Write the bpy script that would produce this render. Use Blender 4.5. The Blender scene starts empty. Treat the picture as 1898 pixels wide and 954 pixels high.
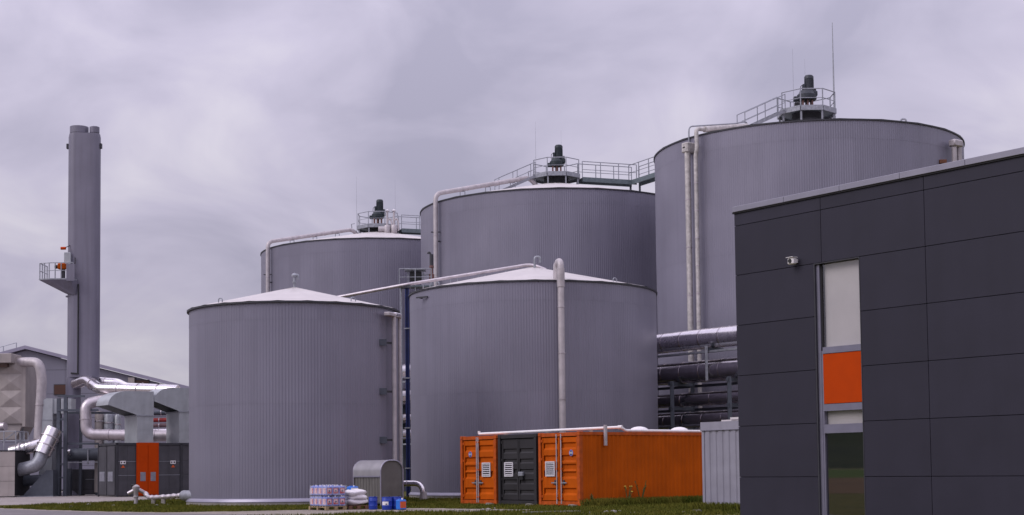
import bpy, math, random
from math import sin, cos, pi, radians, atan, atan2, hypot, sqrt
from mathutils import Vector, Matrix
random.seed(7)
scene = bpy.context.scene
COL = scene.collection

# ------------------------------------------------------------------ camera
F, CX, CY, EYE = 2750.0, 949.0, 712.0, 1.36          # photograph is 1898 x 954, cropped at its foot
PITCH, ROLL = atan(159.5 / F), -0.011
CAMROT = Matrix.Rotation(pi / 2 + PITCH, 3, 'X') @ Matrix.Rotation(ROLL, 3, 'Z')
cam = bpy.data.cameras.new('camera')
cam.sensor_width = 36.0
cam.sensor_fit = 'HORIZONTAL'
cam.lens = 36.0 * F / 1898.0
cam.shift_y = (CY - 477.0) / 1898.0
cam.clip_start = 0.5
cam.clip_end = 6000
camo = bpy.data.objects.new('camera', cam)
COL.objects.link(camo)
camo.matrix_world = Matrix.Translation((0, 0, EYE)) @ CAMROT.to_4x4()
scene.camera = camo

# ------------------------------------------------------------------ sky, sun, exposure
SUN_EL, SUN_AZ = radians(40), radians(-118)           # azimuth clockwise from +Y: light from the left, a little behind
world = bpy.data.worlds.new('World')
scene.world = world
world.use_nodes = True
nt = world.node_tree
nt.nodes.clear()
def N(tree, t, **kw):
    n = tree.nodes.new(t)
    for k, v in kw.items():
        setattr(n, k, v)
    return n
out = N(nt, 'ShaderNodeOutputWorld')
bg = N(nt, 'ShaderNodeBackground')
sky = N(nt, 'ShaderNodeTexSky', sky_type='NISHITA')
sky.sun_disc = False
sky.sun_elevation = SUN_EL
sky.sun_rotation = SUN_AZ
sky.air_density, sky.dust_density = 1.0, 2.0
tc = N(nt, 'ShaderNodeTexCoord')
sep = N(nt, 'ShaderNodeSeparateXYZ')
nt.links.new(tc.outputs['Generated'], sep.inputs[0])
def M(op, a, b=None, c=None):
    n = N(nt, 'ShaderNodeMath', operation=op)
    for i, v in enumerate((a, b, c)):
        if v is None:
            continue
        if isinstance(v, (int, float)):
            n.inputs[i].default_value = v
        else:
            nt.links.new(v, n.inputs[i])
    return n.outputs[0]
zc = M('ADD', M('MAXIMUM', sep.outputs[2], 0.0), 0.42)
cmb = N(nt, 'ShaderNodeCombineXYZ')
nt.links.new(M('DIVIDE', sep.outputs[0], zc), cmb.inputs[0])
nt.links.new(M('DIVIDE', sep.outputs[1], zc), cmb.inputs[1])
def cloud(scale, detail, off, dist=0.3):
    mp = N(nt, 'ShaderNodeMapping')
    mp.inputs['Location'].default_value = off
    nt.links.new(cmb.outputs[0], mp.inputs[0])
    n = N(nt, 'ShaderNodeTexNoise')
    n.inputs['Scale'].default_value = scale
    n.inputs['Detail'].default_value = detail
    n.inputs['Roughness'].default_value = 0.5
    n.inputs['Distortion'].default_value = dist
    nt.links.new(mp.outputs[0], n.inputs['Vector'])
    return n.outputs['Fac']
c1 = cloud(1.5, 6, (3.1, 1.7, 0), 0.5)
c2 = cloud(4.6, 7, (9.3, 4.2, 2), 0.6)
cl = M('ADD', M('MULTIPLY', c1, 0.58), M('MULTIPLY', c2, 0.42))
ramp = N(nt, 'ShaderNodeValToRGB')
nt.links.new(cl, ramp.inputs[0])
r = ramp.color_ramp
r.elements[0].position, r.elements[0].color = 0.385, (0.275, 0.262, 0.345, 1)
r.elements[1].position, r.elements[1].color = 0.615, (0.505, 0.478, 0.540, 1)
e = r.elements.new(0.50)
e.color = (0.385, 0.360, 0.455, 1)
ovc = M('MULTIPLY_ADD', M('MAXIMUM', sep.outputs[2], 0.0), 2.55, 1.0)      # an overcast sky is brighter towards the zenith
ovm = N(nt, 'ShaderNodeVectorMath', operation='SCALE')
nt.links.new(ramp.outputs[0], ovm.inputs[0])
nt.links.new(ovc, ovm.inputs['Scale'])
skys = N(nt, 'ShaderNodeMix', data_type='RGBA', blend_type='MULTIPLY')
skys.inputs[0].default_value = 1
nt.links.new(sky.outputs[0], skys.inputs[6])
skys.inputs[7].default_value = (0.09, 0.09, 0.09, 1)
mix = N(nt, 'ShaderNodeMix', data_type='RGBA')
mix.inputs[0].default_value = 0.95
nt.links.new(skys.outputs[2], mix.inputs[6])
nt.links.new(ovm.outputs[0], mix.inputs[7])
nt.links.new(mix.outputs[2], bg.inputs[0])
bg.inputs[1].default_value = 1.0
nt.links.new(bg.outputs[0], out.inputs[0])

sun = bpy.data.lights.new('sun', 'SUN')
sun.energy = 1.3
sun.angle = radians(36)
sun.color = (1.0, 0.95, 0.93)
suno = bpy.data.objects.new('sun', sun)
COL.objects.link(suno)
sd = Vector((sin(SUN_AZ) * cos(SUN_EL), cos(SUN_AZ) * cos(SUN_EL), sin(SUN_EL)))
suno.rotation_euler = sd.to_track_quat('Z', 'Y').to_euler()
suno.location = (-40, -20, 60)
vs = scene.view_settings
vs.view_transform, vs.look, vs.exposure, vs.gamma = 'Standard', 'None', 0.0, 1.0
vs.use_curve_mapping = False

# ------------------------------------------------------------------ materials
MATS = {}
def mat(name, col, rough=0.6, metal=0.0, var=0.12, scale=1.5, bump=0.0, bscale=30.0, streak=0.0, spec=0.5, col2=None, stretch=(1, 1, 1), sheets=False, rnd=0.0):
    """Principled paint / metal with mottled colour, optional vertical dirt runs and fine relief."""
    m = bpy.data.materials.new(name)
    m.use_nodes = True
    t = m.node_tree
    b = t.nodes['Principled BSDF']
    b.inputs['Roughness'].default_value = rough
    b.inputs['Metallic'].default_value = metal
    b.inputs['Specular IOR Level'].default_value = spec
    tcd = N(t, 'ShaderNodeTexCoord')
    mp = N(t, 'ShaderNodeMapping')
    mp.inputs['Scale'].default_value = stretch
    t.links.new(tcd.outputs['Object'], mp.inputs[0])
    n1 = N(t, 'ShaderNodeTexNoise')
    n1.inputs['Scale'].default_value = scale
    n1.inputs['Detail'].default_value = 6
    t.links.new(mp.outputs[0], n1.inputs['Vector'])
    mx = N(t, 'ShaderNodeMix', data_type='RGBA')
    c = Vector(col)
    lo = tuple(max(0, v * (1 - var)) for v in c) + (1,)
    hi = (tuple(col2) if col2 else tuple(min(1, v * (1 + var)) for v in c)) + (1,)
    if col2:
        lo = tuple(col) + (1,)
    rm = N(t, 'ShaderNodeMapRange')
    rm.inputs[1].default_value, rm.inputs[2].default_value = 0.3, 0.7
    t.links.new(n1.outputs['Fac'], rm.inputs[0])
    t.links.new(rm.outputs[0], mx.inputs[0])
    mx.inputs[6].default_value, mx.inputs[7].default_value = lo, hi
    last = mx.outputs[2]
    if streak > 0:
        mp2 = N(t, 'ShaderNodeMapping')
        mp2.inputs['Scale'].default_value = (2.2, 2.2, 0.09)
        t.links.new(tcd.outputs['Object'], mp2.inputs[0])
        n2 = N(t, 'ShaderNodeTexNoise')
        n2.inputs['Scale'].default_value = 1.6
        n2.inputs['Detail'].default_value = 7
        t.links.new(mp2.outputs[0], n2.inputs['Vector'])
        rm2 = N(t, 'ShaderNodeMapRange')
        rm2.inputs[1].default_value, rm2.inputs[2].default_value = 0.45, 0.75
        rm2.inputs[3].default_value, rm2.inputs[4].default_value = 0.0, streak
        t.links.new(n2.outputs['Fac'], rm2.inputs[0])
        m2 = N(t, 'ShaderNodeMix', data_type='RGBA')
        t.links.new(rm2.outputs[0], m2.inputs[0])
        t.links.new(last, m2.inputs[6])
        m2.inputs[7].default_value = tuple(v * 0.45 for v in c) + (1,)
        last = m2.outputs[2]
    if sheets or rnd:
        # each sheet, or each piece, came from another batch: a few per cent lighter or darker
        if sheets:
            sp = N(t, 'ShaderNodeSeparateXYZ')
            t.links.new(tcd.outputs['Object'], sp.inputs[0])
            at2 = N(t, 'ShaderNodeMath', operation='ARCTAN2')
            t.links.new(sp.outputs[1], at2.inputs[0]); t.links.new(sp.outputs[0], at2.inputs[1])
            fl_ = N(t, 'ShaderNodeMath', operation='MULTIPLY'); fl_.inputs[1].default_value = 7.4
            t.links.new(at2.outputs[0], fl_.inputs[0])
            f2 = N(t, 'ShaderNodeMath', operation='FLOOR'); t.links.new(fl_.outputs[0], f2.inputs[0])
            oi = N(t, 'ShaderNodeObjectInfo')
            ad = N(t, 'ShaderNodeMath', operation='MULTIPLY_ADD'); ad.inputs[1].default_value = 37.0
            t.links.new(oi.outputs['Random'], ad.inputs[0]); t.links.new(f2.outputs[0], ad.inputs[2])
            wn = N(t, 'ShaderNodeTexWhiteNoise', noise_dimensions='1D')
            t.links.new(ad.outputs[0], wn.inputs['W'])
            val, amt = wn.outputs['Value'], 0.035
        else:
            oi = N(t, 'ShaderNodeObjectInfo')
            val, amt = oi.outputs['Random'], rnd
        mr = N(t, 'ShaderNodeMapRange')
        mr.inputs[3].default_value, mr.inputs[4].default_value = 1 - amt, 1 + amt
        t.links.new(val, mr.inputs[0])
        sc = N(t, 'ShaderNodeVectorMath', operation='SCALE')
        t.links.new(last, sc.inputs[0]); t.links.new(mr.outputs[0], sc.inputs['Scale'])
        last = sc.outputs[0]
    t.links.new(last, b.inputs['Base Color'])
    rr = N(t, 'ShaderNodeMapRange')
    rr.inputs[3].default_value, rr.inputs[4].default_value = max(0.03, rough - 0.1), min(1, rough + 0.1)
    t.links.new(n1.outputs['Fac'], rr.inputs[0])
    t.links.new(rr.outputs[0], b.inputs['Roughness'])
    if bump > 0:
        n3 = N(t, 'ShaderNodeTexNoise')
        n3.inputs['Scale'].default_value = bscale
        n3.inputs['Detail'].default_value = 4
        t.links.new(tcd.outputs['Object'], n3.inputs['Vector'])
        bp = N(t, 'ShaderNodeBump')
        bp.inputs['Strength'].default_value = bump
        bp.inputs['Distance'].default_value = 0.03
        t.links.new(n3.outputs['Fac'], bp.inputs['Height'])
        t.links.new(bp.outputs[0], b.inputs['Normal'])
    MATS[name] = m
    return m
mat('clad', (0.232, 0.221, 0.284), 0.38, 0.3, 0.06, 0.35, streak=0.12, sheets=True)
mat('clad_dark', (0.27, 0.25, 0.31), 0.5, 0.1, 0.08, 0.6, streak=0.2)
mat('roof_sheet', (0.56, 0.52, 0.52), 0.5, 0.1, 0.07, 0.8, streak=0.1)
mat('trim_dark', (0.045, 0.045, 0.055), 0.5, 0.2, 0.15, 3)
mat('skirt', (0.30, 0.285, 0.36), 0.4, 0.4, 0.1, 2)
mat('galv', (0.30, 0.31, 0.35), 0.5, 0.4, 0.2, 6)
mat('galv_green', (0.12, 0.15, 0.165), 0.6, 0.2, 0.2, 5)
mat('alu', (0.78, 0.74, 0.77), 0.26, 1.0, 0.05, 3)
mat('alu_dull', (0.55, 0.50, 0.53), 0.42, 0.7, 0.15, 3, streak=0.25)
mat('pipe_pale', (0.47, 0.43, 0.45), 0.5, 0.25, 0.14, 3, streak=0.35)
mat('pipe_dirty', (0.50, 0.47, 0.46), 0.55, 0.2, 0.25, 5, streak=0.5)
mat('pipe_brown', (0.16, 0.10, 0.11), 0.5, 0.5, 0.25, 5)
mat('motor', (0.015, 0.024, 0.030), 0.5, 0.1, 0.25, 8)
mat('motor_grey', (0.035, 0.040, 0.052), 0.5, 0.2, 0.2, 8)
mat('copper', (0.20, 0.10, 0.09), 0.5, 0.2, 0.2, 8)
mat('orange', (0.48, 0.086, 0.002), 0.7, 0.0, 0.15, 1.0, streak=0.28, spec=0.12)
mat('orange_faded', (0.43, 0.075, 0.007), 0.6, 0.0, 0.25, 5, spec=0.3)
mat('rust', (0.16, 0.06, 0.03), 0.8, 0.0, 0.35, 12)
mat('anthracite', (0.027, 0.025, 0.028), 0.55, 0.1, 0.15, 1.4, streak=0.15)
mat('engine_grey', (0.068, 0.066, 0.078), 0.55, 0.1, 0.2, 1.5, streak=0.3)
mat('facade', (0.0275, 0.0255, 0.041), 0.6, 0.0, 0.09, 1.3, bump=0.08, bscale=160, spec=0.3, streak=0.12, rnd=0.07)
mat('joint', (0.012, 0.011, 0.015), 0.8)
mat('frame', (0.22, 0.212, 0.28), 0.4, 0.4, 0.06, 4)
mat('coping', (0.30, 0.29, 0.35), 0.4, 0.5, 0.06, 2)
mat('orange_panel', (0.47, 0.050, 0.002), 0.7, 0.0, 0.05, 3, spec=0.1)
mat('blind', (0.54, 0.505, 0.505), 0.8, 0.0, 0.05, 2)
mat('vent_white', (0.62, 0.60, 0.64), 0.5, 0.0, 0.08, 8)
mat('black', (0.012, 0.012, 0.014), 0.6, 0.0, 0.2, 6)
mat('blue_post', (0.010, 0.020, 0.11), 0.45, 0.1, 0.25, 4, streak=0.3)
mat('blue_plastic', (0.012, 0.045, 0.36), 0.35, 0.0, 0.15, 5)
mat('blue_bright', (0.03, 0.17, 0.62), 0.4, 0.0, 0.1, 5)
mat('canister', (0.16, 0.21, 0.56), 0.35, 0.0, 0.15, 6)
mat('white', (0.78, 0.75, 0.77), 0.6, 0.0, 0.08, 5)
mat('sack', (0.72, 0.68, 0.71), 0.45, 0.0, 0.10, 7, bump=0.5, bscale=9)
mat('red_label', (0.42, 0.035, 0.04), 0.5, 0.0, 0.1, 6)
mat('pink_label', (0.66, 0.44, 0.47), 0.5, 0.0, 0.1, 12)
mat('orange_label', (0.62, 0.10, 0.02), 0.5, 0.0, 0.15, 12)
mat('navy', (0.01, 0.015, 0.06), 0.5)
mat('wood', (0.30, 0.215, 0.12), 0.8, 0.0, 0.25, 5, bump=0.3)
mat('wood_dark', (0.17, 0.085, 0.05), 0.8, 0.0, 0.25, 5, bump=0.3)
mat('shelter', (0.155, 0.145, 0.14), 0.55, 0.2, 0.12, 3, streak=0.2)
mat('shelter_roof', (0.40, 0.385, 0.41), 0.4, 0.5, 0.1, 3)
mat('concrete', (0.27, 0.25, 0.235), 0.9, 0.0, 0.2, 2, bump=0.4, bscale=12)
mat('chimney', (0.200, 0.190, 0.248), 0.5, 0.2, 0.08, 0.6, streak=0.3)
mat('hall', (0.19, 0.185, 0.235), 0.55, 0.1, 0.06, 0.4, streak=0.1)
mat('hall_roof', (0.30, 0.28, 0.37), 0.5, 0.2, 0.08, 1)
mat('hall_window', (0.07, 0.03, 0.02), 0.2, 0.0, 0.2, 1)
mat('beige', (0.36, 0.32, 0.31), 0.6, 0.2, 0.12, 1.5, streak=0.25)
mat('duct', (0.42, 0.44, 0.47), 0.4, 0.35, 0.10, 2, streak=0.15)
mat('alu_shaded', (0.52, 0.48, 0.50), 0.18, 1.0, 0.06, 3)  # darkened copy of alu: dark reflections and shade put into the colour
mat('steel_blue', (0.085, 0.095, 0.12), 0.55, 0.3, 0.15, 4)
mat('shed', (0.31, 0.30, 0.36), 0.5, 0.2, 0.08, 2, streak=0.2)
mat('red', (0.35, 0.03, 0.03), 0.5, 0.0, 0.2, 5)
mat('leaf', (0.065, 0.095, 0.018), 0.7, 0.0, 0.35, 3)
mat('flower', (0.55, 0.42, 0.05), 0.7, 0.0, 0.2, 6)
mat('bark', (0.06, 0.045, 0.035), 0.9, 0.0, 0.2, 3)

def ground_mat(name, c1, c2, c3, s1, s2, bump=0.5, bs=25):
    m = bpy.data.materials.new(name)
    m.use_nodes = True
    t = m.node_tree
    b = t.nodes['Principled BSDF']
    b.inputs['Roughness'].default_value = 0.95
    b.inputs['Specular IOR Level'].default_value = 0.2
    tcd = N(t, 'ShaderNodeTexCoord')
    def ns(s, d):
        n = N(t, 'ShaderNodeTexNoise')
        n.inputs['Scale'].default_value = s
        n.inputs['Detail'].default_value = d
        t.links.new(tcd.outputs['Object'], n.inputs['Vector'])
        return n.outputs['Fac']
    a, d = ns(s1, 5), ns(s2, 8)
    m1 = N(t, 'ShaderNodeMix', data_type='RGBA')
    rm = N(t, 'ShaderNodeMapRange')
    rm.inputs[1].default_value, rm.inputs[2].default_value = 0.35, 0.65
    t.links.new(a, rm.inputs[0])
    t.links.new(rm.outputs[0], m1.inputs[0])
    m1.inputs[6].default_value, m1.inputs[7].default_value = c1 + (1,), c2 + (1,)
    m2 = N(t, 'ShaderNodeMix', data_type='RGBA')
    rm2 = N(t, 'ShaderNodeMapRange')
    rm2.inputs[1].default_value, rm2.inputs[2].default_value = 0.5, 0.72
    t.links.new(d, rm2.inputs[0])
    t.links.new(rm2.outputs[0], m2.inputs[0])
    t.links.new(m1.outputs[2], m2.inputs[6])
    m2.inputs[7].default_value = c3 + (1,)
    t.links.new(m2.outputs[2], b.inputs['Base Color'])
    bp = N(t, 'ShaderNodeBump')
    bp.inputs['Strength'].default_value = bump
    bp.inputs['Distance'].default_value = 0.05
    t.links.new(ns(bs, 5), bp.inputs['Height'])
    t.links.new(bp.outputs[0], b.inputs['Normal'])
    MATS[name] = m
ground_mat('grass', (0.062, 0.066, 0.010), (0.095, 0.088, 0.016), (0.14, 0.11, 0.045), 0.5, 3.0)
ground_mat('gravel', (0.27, 0.235, 0.205), (0.36, 0.315, 0.28), (0.17, 0.15, 0.115), 0.6, 4.0, 0.7, 40)
ground_mat('asphalt', (0.17, 0.155, 0.165), (0.215, 0.195, 0.20), (0.14, 0.13, 0.13), 0.4, 6.0, 0.3, 60)
ground_mat('pad', (0.27, 0.24, 0.235), (0.34, 0.30, 0.29), (0.20, 0.18, 0.15), 0.35, 3.0, 0.4, 30)
ground_mat('field_green', (0.045, 0.085, 0.012), (0.06, 0.10, 0.015), (0.07, 0.09, 0.02), 0.02, 0.3)
ground_mat('field_brown', (0.12, 0.075, 0.04), (0.15, 0.095, 0.05), (0.10, 0.07, 0.035), 0.03, 0.4)
ground_mat('field_straw', (0.26, 0.21, 0.10), (0.30, 0.25, 0.13), (0.22, 0.18, 0.09), 0.03, 0.4)
ground_mat('wood_far', (0.018, 0.028, 0.014), (0.03, 0.042, 0.018), (0.04, 0.045, 0.02), 0.02, 0.15)

def glass(name, tint, refl):
    m = bpy.data.materials.new(name)
    m.use_nodes = True
    t = m.node_tree
    t.nodes.clear()
    o = N(t, 'ShaderNodeOutputMaterial')
    tr = N(t, 'ShaderNodeBsdfTransparent')
    tr.inputs[0].default_value = tint + (1,)
    gl = N(t, 'ShaderNodeBsdfGlossy')
    gl.inputs['Roughness'].default_value = 0.02
    gl.inputs['Color'].default_value = (0.9, 0.9, 0.95, 1)
    lw = N(t, 'ShaderNodeFresnel')
    ge = N(t, 'ShaderNodeNewGeometry')
    io = N(t, 'ShaderNodeMapRange')                  # a thin pane reflects alike from both sides
    io.inputs[3].default_value, io.inputs[4].default_value = refl, 1.0 / refl
    t.links.new(ge.outputs['Backfacing'], io.inputs[0])
    t.links.new(io.outputs[0], lw.inputs['IOR'])
    mx = N(t, 'ShaderNodeMixShader')
    t.links.new(lw.outputs[0], mx.inputs[0])
    t.links.new(tr.outputs[0], mx.inputs[1])
    t.links.new(gl.outputs[0], mx.inputs[2])
    t.links.new(mx.outputs[0], o.inputs[0])
    MATS[name] = m
glass('glass', (0.92, 0.92, 0.92), 2.0)
glass('glass_tinted', (0.16, 0.17, 0.18), 3.0)
def film():
    m = bpy.data.materials.new('film')
    m.use_nodes = True
    t = m.node_tree
    t.nodes.clear()
    o = N(t, 'ShaderNodeOutputMaterial')
    tr = N(t, 'ShaderNodeBsdfTransparent')
    pr = N(t, 'ShaderNodeBsdfPrincipled')
    pr.inputs['Base Color'].default_value = (0.8, 0.8, 0.86, 1)
    pr.inputs['Roughness'].default_value = 0.25
    n = N(t, 'ShaderNodeTexNoise')
    n.inputs['Scale'].default_value = 5
    n.inputs['Detail'].default_value = 5
    n.inputs['Distortion'].default_value = 1.5
    rm = N(t, 'ShaderNodeMapRange')
    rm.inputs[1].default_value, rm.inputs[2].default_value = 0.4, 0.75
    rm.inputs[3].default_value, rm.inputs[4].default_value = 0.05, 0.45
    mx = N(t, 'ShaderNodeMixShader')
    tcd = N(t, 'ShaderNodeTexCoord')
    t.links.new(tcd.outputs['Object'], n.inputs['Vector'])
    t.links.new(n.outputs['Fac'], rm.inputs[0])
    t.links.new(rm.outputs[0], mx.inputs[0])
    t.links.new(tr.outputs[0], mx.inputs[1])
    t.links.new(pr.outputs[0], mx.inputs[2])
    t.links.new(mx.outputs[0], o.inputs[0])
    MATS['film'] = m
film()

# ------------------------------------------------------------------ mesh helpers
def at(x, y, Y):
    """world point on the sight line of photo pixel (x, y) at distance Y in front of the camera"""
    d = CAMROT @ Vector(((x - CX) / F, -(y - CY) / F, -1.0))
    return Vector((0, 0, EYE)) + d * (Y / d.y)

FR = {}                                              # object -> inverse world matrix
class MB:
    def __init__(self, xf=None):
        self.v, self.f, self.xf = [], [], xf or Matrix.Identity(4)
    def add(self, vs_, fs_):
        o = len(self.v)
        self.v += [self.xf @ Vector(p) for p in vs_]
        self.f += [tuple(i + o for i in f) for f in fs_]
        return self
    def box(self, x0, x1, y0, y1, z0, z1):
        return self.add([(x0, y0, z0), (x1, y0, z0), (x1, y1, z0), (x0, y1, z0), (x0, y0, z1), (x1, y0, z1), (x1, y1, z1), (x0, y1, z1)],
                        [(3, 2, 1, 0), (4, 5, 6, 7), (0, 1, 5, 4), (1, 2, 6, 5), (2, 3, 7, 6), (3, 0, 4, 7)])
    def bbox(self, x0, x1, y0, y1, z0, z1, b=0.02):
        """box with chamfered edges"""
        V, Fc = [], []
        for sx in (0, 1):
            for sy in (0, 1):
                for sz in (0, 1):
                    X, Y, Z = (x0, x1)[sx], (y0, y1)[sy], (z0, z1)[sz]
                    dx, dy, dz = (b, -b)[sx], (b, -b)[sy], (b, -b)[sz]
                    V += [(X, Y + dy, Z + dz), (X + dx, Y, Z + dz), (X + dx, Y + dy, Z)]
        I = lambda sx, sy, sz, k: (sx * 4 + sy * 2 + sz) * 3 + k
        for s in (0, 1):
            q = [I(s, 0, 0, 0), I(s, 1, 0, 0), I(s, 1, 1, 0), I(s, 0, 1, 0)]; Fc.append(q if s else q[::-1])
            q = [I(0, s, 0, 1), I(0, s, 1, 1), I(1, s, 1, 1), I(1, s, 0, 1)]; Fc.append(q if s else q[::-1])
            q = [I(0, 0, s, 2), I(1, 0, s, 2), I(1, 1, s, 2), I(0, 1, s, 2)]; Fc.append(q if s else q[::-1])
        for a in (0, 1):
            for c in (0, 1):
                Fc.append([I(a, c, 0, 0), I(a, c, 1, 0), I(a, c, 1, 1), I(a, c, 0, 1)])
                Fc.append([I(a, 0, c, 0), I(a, 1, c, 0), I(a, 1, c, 2), I(a, 0, c, 2)])
                Fc.append([I(0, a, c, 1), I(1, a, c, 1), I(1, a, c, 2), I(0, a, c, 2)])
        for sx in (0, 1):
            for sy in (0, 1):
                for sz in (0, 1):
                    Fc.append([I(sx, sy, sz, 0), I(sx, sy, sz, 1), I(sx, sy, sz, 2)])
        return self.add(V, Fc)
    def bar(self, a, b, w, h=None):
        """rectangular bar from a to b"""
        a, b = Vector(a), Vector(b)
        h = h or w
        d = (b - a).normalized()
        up = Vector((0, 0, 1)) if abs(d.z) < 0.95 else Vector((0, 1, 0))
        s = d.cross(up).normalized(); u = s.cross(d)
        V = []
        for p in (a, b):
            for i, j in ((-1, -1), (1, -1), (1, 1), (-1, 1)):
                V.append(p + s * (i * w / 2) + u * (j * h / 2))
        return self.add(V, [(3, 2, 1, 0), (4, 5, 6, 7), (0, 1, 5, 4), (1, 2, 6, 5), (2, 3, 7, 6), (3, 0, 4, 7)])
    def tube(self, pts, r, n=12, caps=True, radii=None):
        pts = [Vector(p) for p in pts]
        rings = []
        prev = None
        for i, p in enumerate(pts):
            if i == 0: d = pts[1] - pts[0]
            elif i == len(pts) - 1: d = pts[-1] - pts[-2]
            else: d = (pts[i + 1] - p).normalized() + (p - pts[i - 1]).normalized()
            d.normalize()
            if prev is None:
                up = Vector((0, 0, 1)) if abs(d.z) < 0.9 else Vector((1, 0, 0))
                s = d.cross(up).normalized()
            else:
                s = (prev - d * prev.dot(d)).normalized()
            prev = s
            u = s.cross(d)
            rr = radii[i] if radii else r
            rings.append([p + s * (rr * cos(2 * pi * k / n)) + u * (rr * sin(2 * pi * k / n)) for k in range(n)])
        V = [q for rg in rings for q in rg]
        Fc = []
        for i in range(len(rings) - 1):
            for k in range(n):
                k2 = (k + 1) % n
                Fc.append((i * n + k, (i + 1) * n + k, (i + 1) * n + k2, i * n + k2))
        if caps:
            Fc.append(tuple(range(n)))
            Fc.append(tuple((len(rings) - 1) * n + k for k in reversed(range(n))))
        return self.add(V, Fc)
    def lathe(self, prof, n=24, c=(0, 0, 0), caps=True):
        V, Fc = [], []
        for r_, z in prof:
            for k in range(n):
                V.append((c[0] + r_ * cos(2 * pi * k / n), c[1] + r_ * sin(2 * pi * k / n), c[2] + z))
        for i in range(len(prof) - 1):
            for k in range(n):
                k2 = (k + 1) % n
                Fc.append((i * n + k, i * n + k2, (i + 1) * n + k2, (i + 1) * n + k))
        if caps:
            Fc.append(tuple(reversed(range(n))))
            Fc.append(tuple((len(prof) - 1) * n + k for k in range(n)))
        return self.add(V, Fc)
    def prism(self, poly, a, b):
        """poly = list of points offset by vectors a and b"""
        a, b = Vector(a), Vector(b)
        n = len(poly)
        V = [Vector(p) + a for p in poly] + [Vector(p) + b for p in poly]
        Fc = [tuple(range(n)), tuple(reversed(range(n, 2 * n)))]
        for k in range(n):
            Fc.append((k, k + n, (k + 1) % n + n, (k + 1) % n))
        return self.add(V, Fc)
    def build(self, name, m, parent=None, smooth=False, ang=40, recalc=True):
        me = bpy.data.meshes.new(name)
        vv = self.v
        if parent is not None:
            inv = FR[parent.name]
            vv = [inv @ p for p in vv]
        me.from_pydata(vv, [], self.f)
        me.materials.append(MATS[m] if isinstance(m, str) else m)
        import bmesh
        bm = bmesh.new(); bm.from_mesh(me)
        if recalc: bmesh.ops.recalc_face_normals(bm, faces=bm.faces)
        if smooth:
            for f in bm.faces: f.smooth = True
            for e_ in bm.edges:
                if len(e_.link_faces) == 2 and e_.calc_face_angle(0) > radians(ang): e_.smooth = False
        bm.to_mesh(me); bm.free()
        o = bpy.data.objects.new(name, me)
        COL.objects.link(o)
        if parent is not None:
            o.parent = parent
        FR[o.name] = FR[parent.name] if parent is not None else Matrix.Identity(4)
        return o

def thing(name, label, cat, loc, rz=0.0, group=None):
    o = bpy.data.objects.new(name, None)
    o.empty_display_size = 0.3
    COL.objects.link(o)
    o.location = loc
    o.rotation_euler = (0, 0, rz)
    tag(o, label, cat, group)
    FR[o.name] = (Matrix.Translation(Vector(loc)) @ Matrix.Rotation(rz, 4, 'Z')).inverted()
    return o
def tag(o, label, cat, group=None):
    o['label'] = label
    o['category'] = cat
    if group: o['group'] = group
    return o
def struct(o, kind='structure'):
    o['kind'] = kind
    return o
def frame(loc, rz):
    return Matrix.Translation(Vector(loc)) @ Matrix.Rotation(rz, 4, 'Z')
def arc(c, r, a0, a1, n):
    return [(c[0] + r * cos(a0 + (a1 - a0) * i / n), c[1] + r * sin(a0 + (a1 - a0) * i / n)) for i in range(n + 1)]
def bend(pts, r, n=5):
    """round the corners of a polyline with radius r"""
    pts = [Vector(p) for p in pts]
    o = [pts[0]]
    for i in range(1, len(pts) - 1):
        a, b, c = pts[i - 1], pts[i], pts[i + 1]
        d1, d2 = (a - b), (c - b)
        l = min(r, d1.length * 0.45, d2.length * 0.45)
        p0, p2 = b + d1.normalized() * l, b + d2.normalized() * l
        for k in range(n + 1):
            t = k / n
            o.append(p0 * (1 - t) ** 2 + b * 2 * t * (1 - t) + p2 * t * t)
    o.append(pts[-1])
    return o
U = Vector((0.6, -0.8, 0.0))         # direction of the office front and the container doors
V_ = Vector((0.8, 0.6, 0.0))         # at right angles to it
UZ = Vector((0, 0, 1))
RZU = atan2(-0.8, 0.6)               # local x along U, local y along V_

#SECTION ground
# ------------------------------------------------------------------ ground
def sheet(name, poly, z, m):
    b = MB()
    b.add([(x, y, z) for x, y in poly], [tuple(range(len(poly)))])
    return struct(b.build(name, m))
sheet('ground', [(-3000, -3000), (3000, -3000), (3000, 3000), (-3000, 3000)], 0.0, 'grass')
def rough_edge(pts, amp, step, seed):
    rd = random.Random(seed)
    o = []
    for i in range(len(pts) - 1):
        a, b = Vector(pts[i] + (0,)), Vector(pts[i + 1] + (0,))
        k = max(1, int((b - a).length / step))
        for j in range(k):
            p = a.lerp(b, j / k)
            o.append((p.x + rd.uniform(-amp, amp), p.y + rd.uniform(-amp, amp)))
    o.append(pts[-1])
    return o
top = rough_edge([(-40, 72), (-24.0, 69.4), (-21.2, 70.3), (-19.3, 75.0), (-18.6, 82), (-16, 88)], 0.25, 0.5, 1)
sheet('yard_pavement', top + [(-16, 140), (-80, 140), (-60, 72)], 0.004, 'pad')
rt = rough_edge([(-40, 80.5), (-21.95, 63.4), (-18.1, 58.4), (-15.0, 54.9), (-12.4, 52.9), (-10, 53.2), (-8.4, 53.95), (-7.2, 54.4), (-4.9, 54.1), (-3.8, 55.0), (-2.6, 54.2), (-1.6, 53.0), (-0.4, 52.2), (0.9, 51.2)], 0.14, 0.35, 2)
rb = rough_edge([(0.6, 49.6), (-0.8, 49.5), (-1.8, 49.0), (-3.4, 49.9), (-4.6, 49.8), (-5.4, 48.2), (-6.2, 47.2)], 0.2, 0.4, 3)
sheet('gravel_path', rt + rb + [(-14, 43), (-50, 70)], 0.004, 'gravel')
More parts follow.
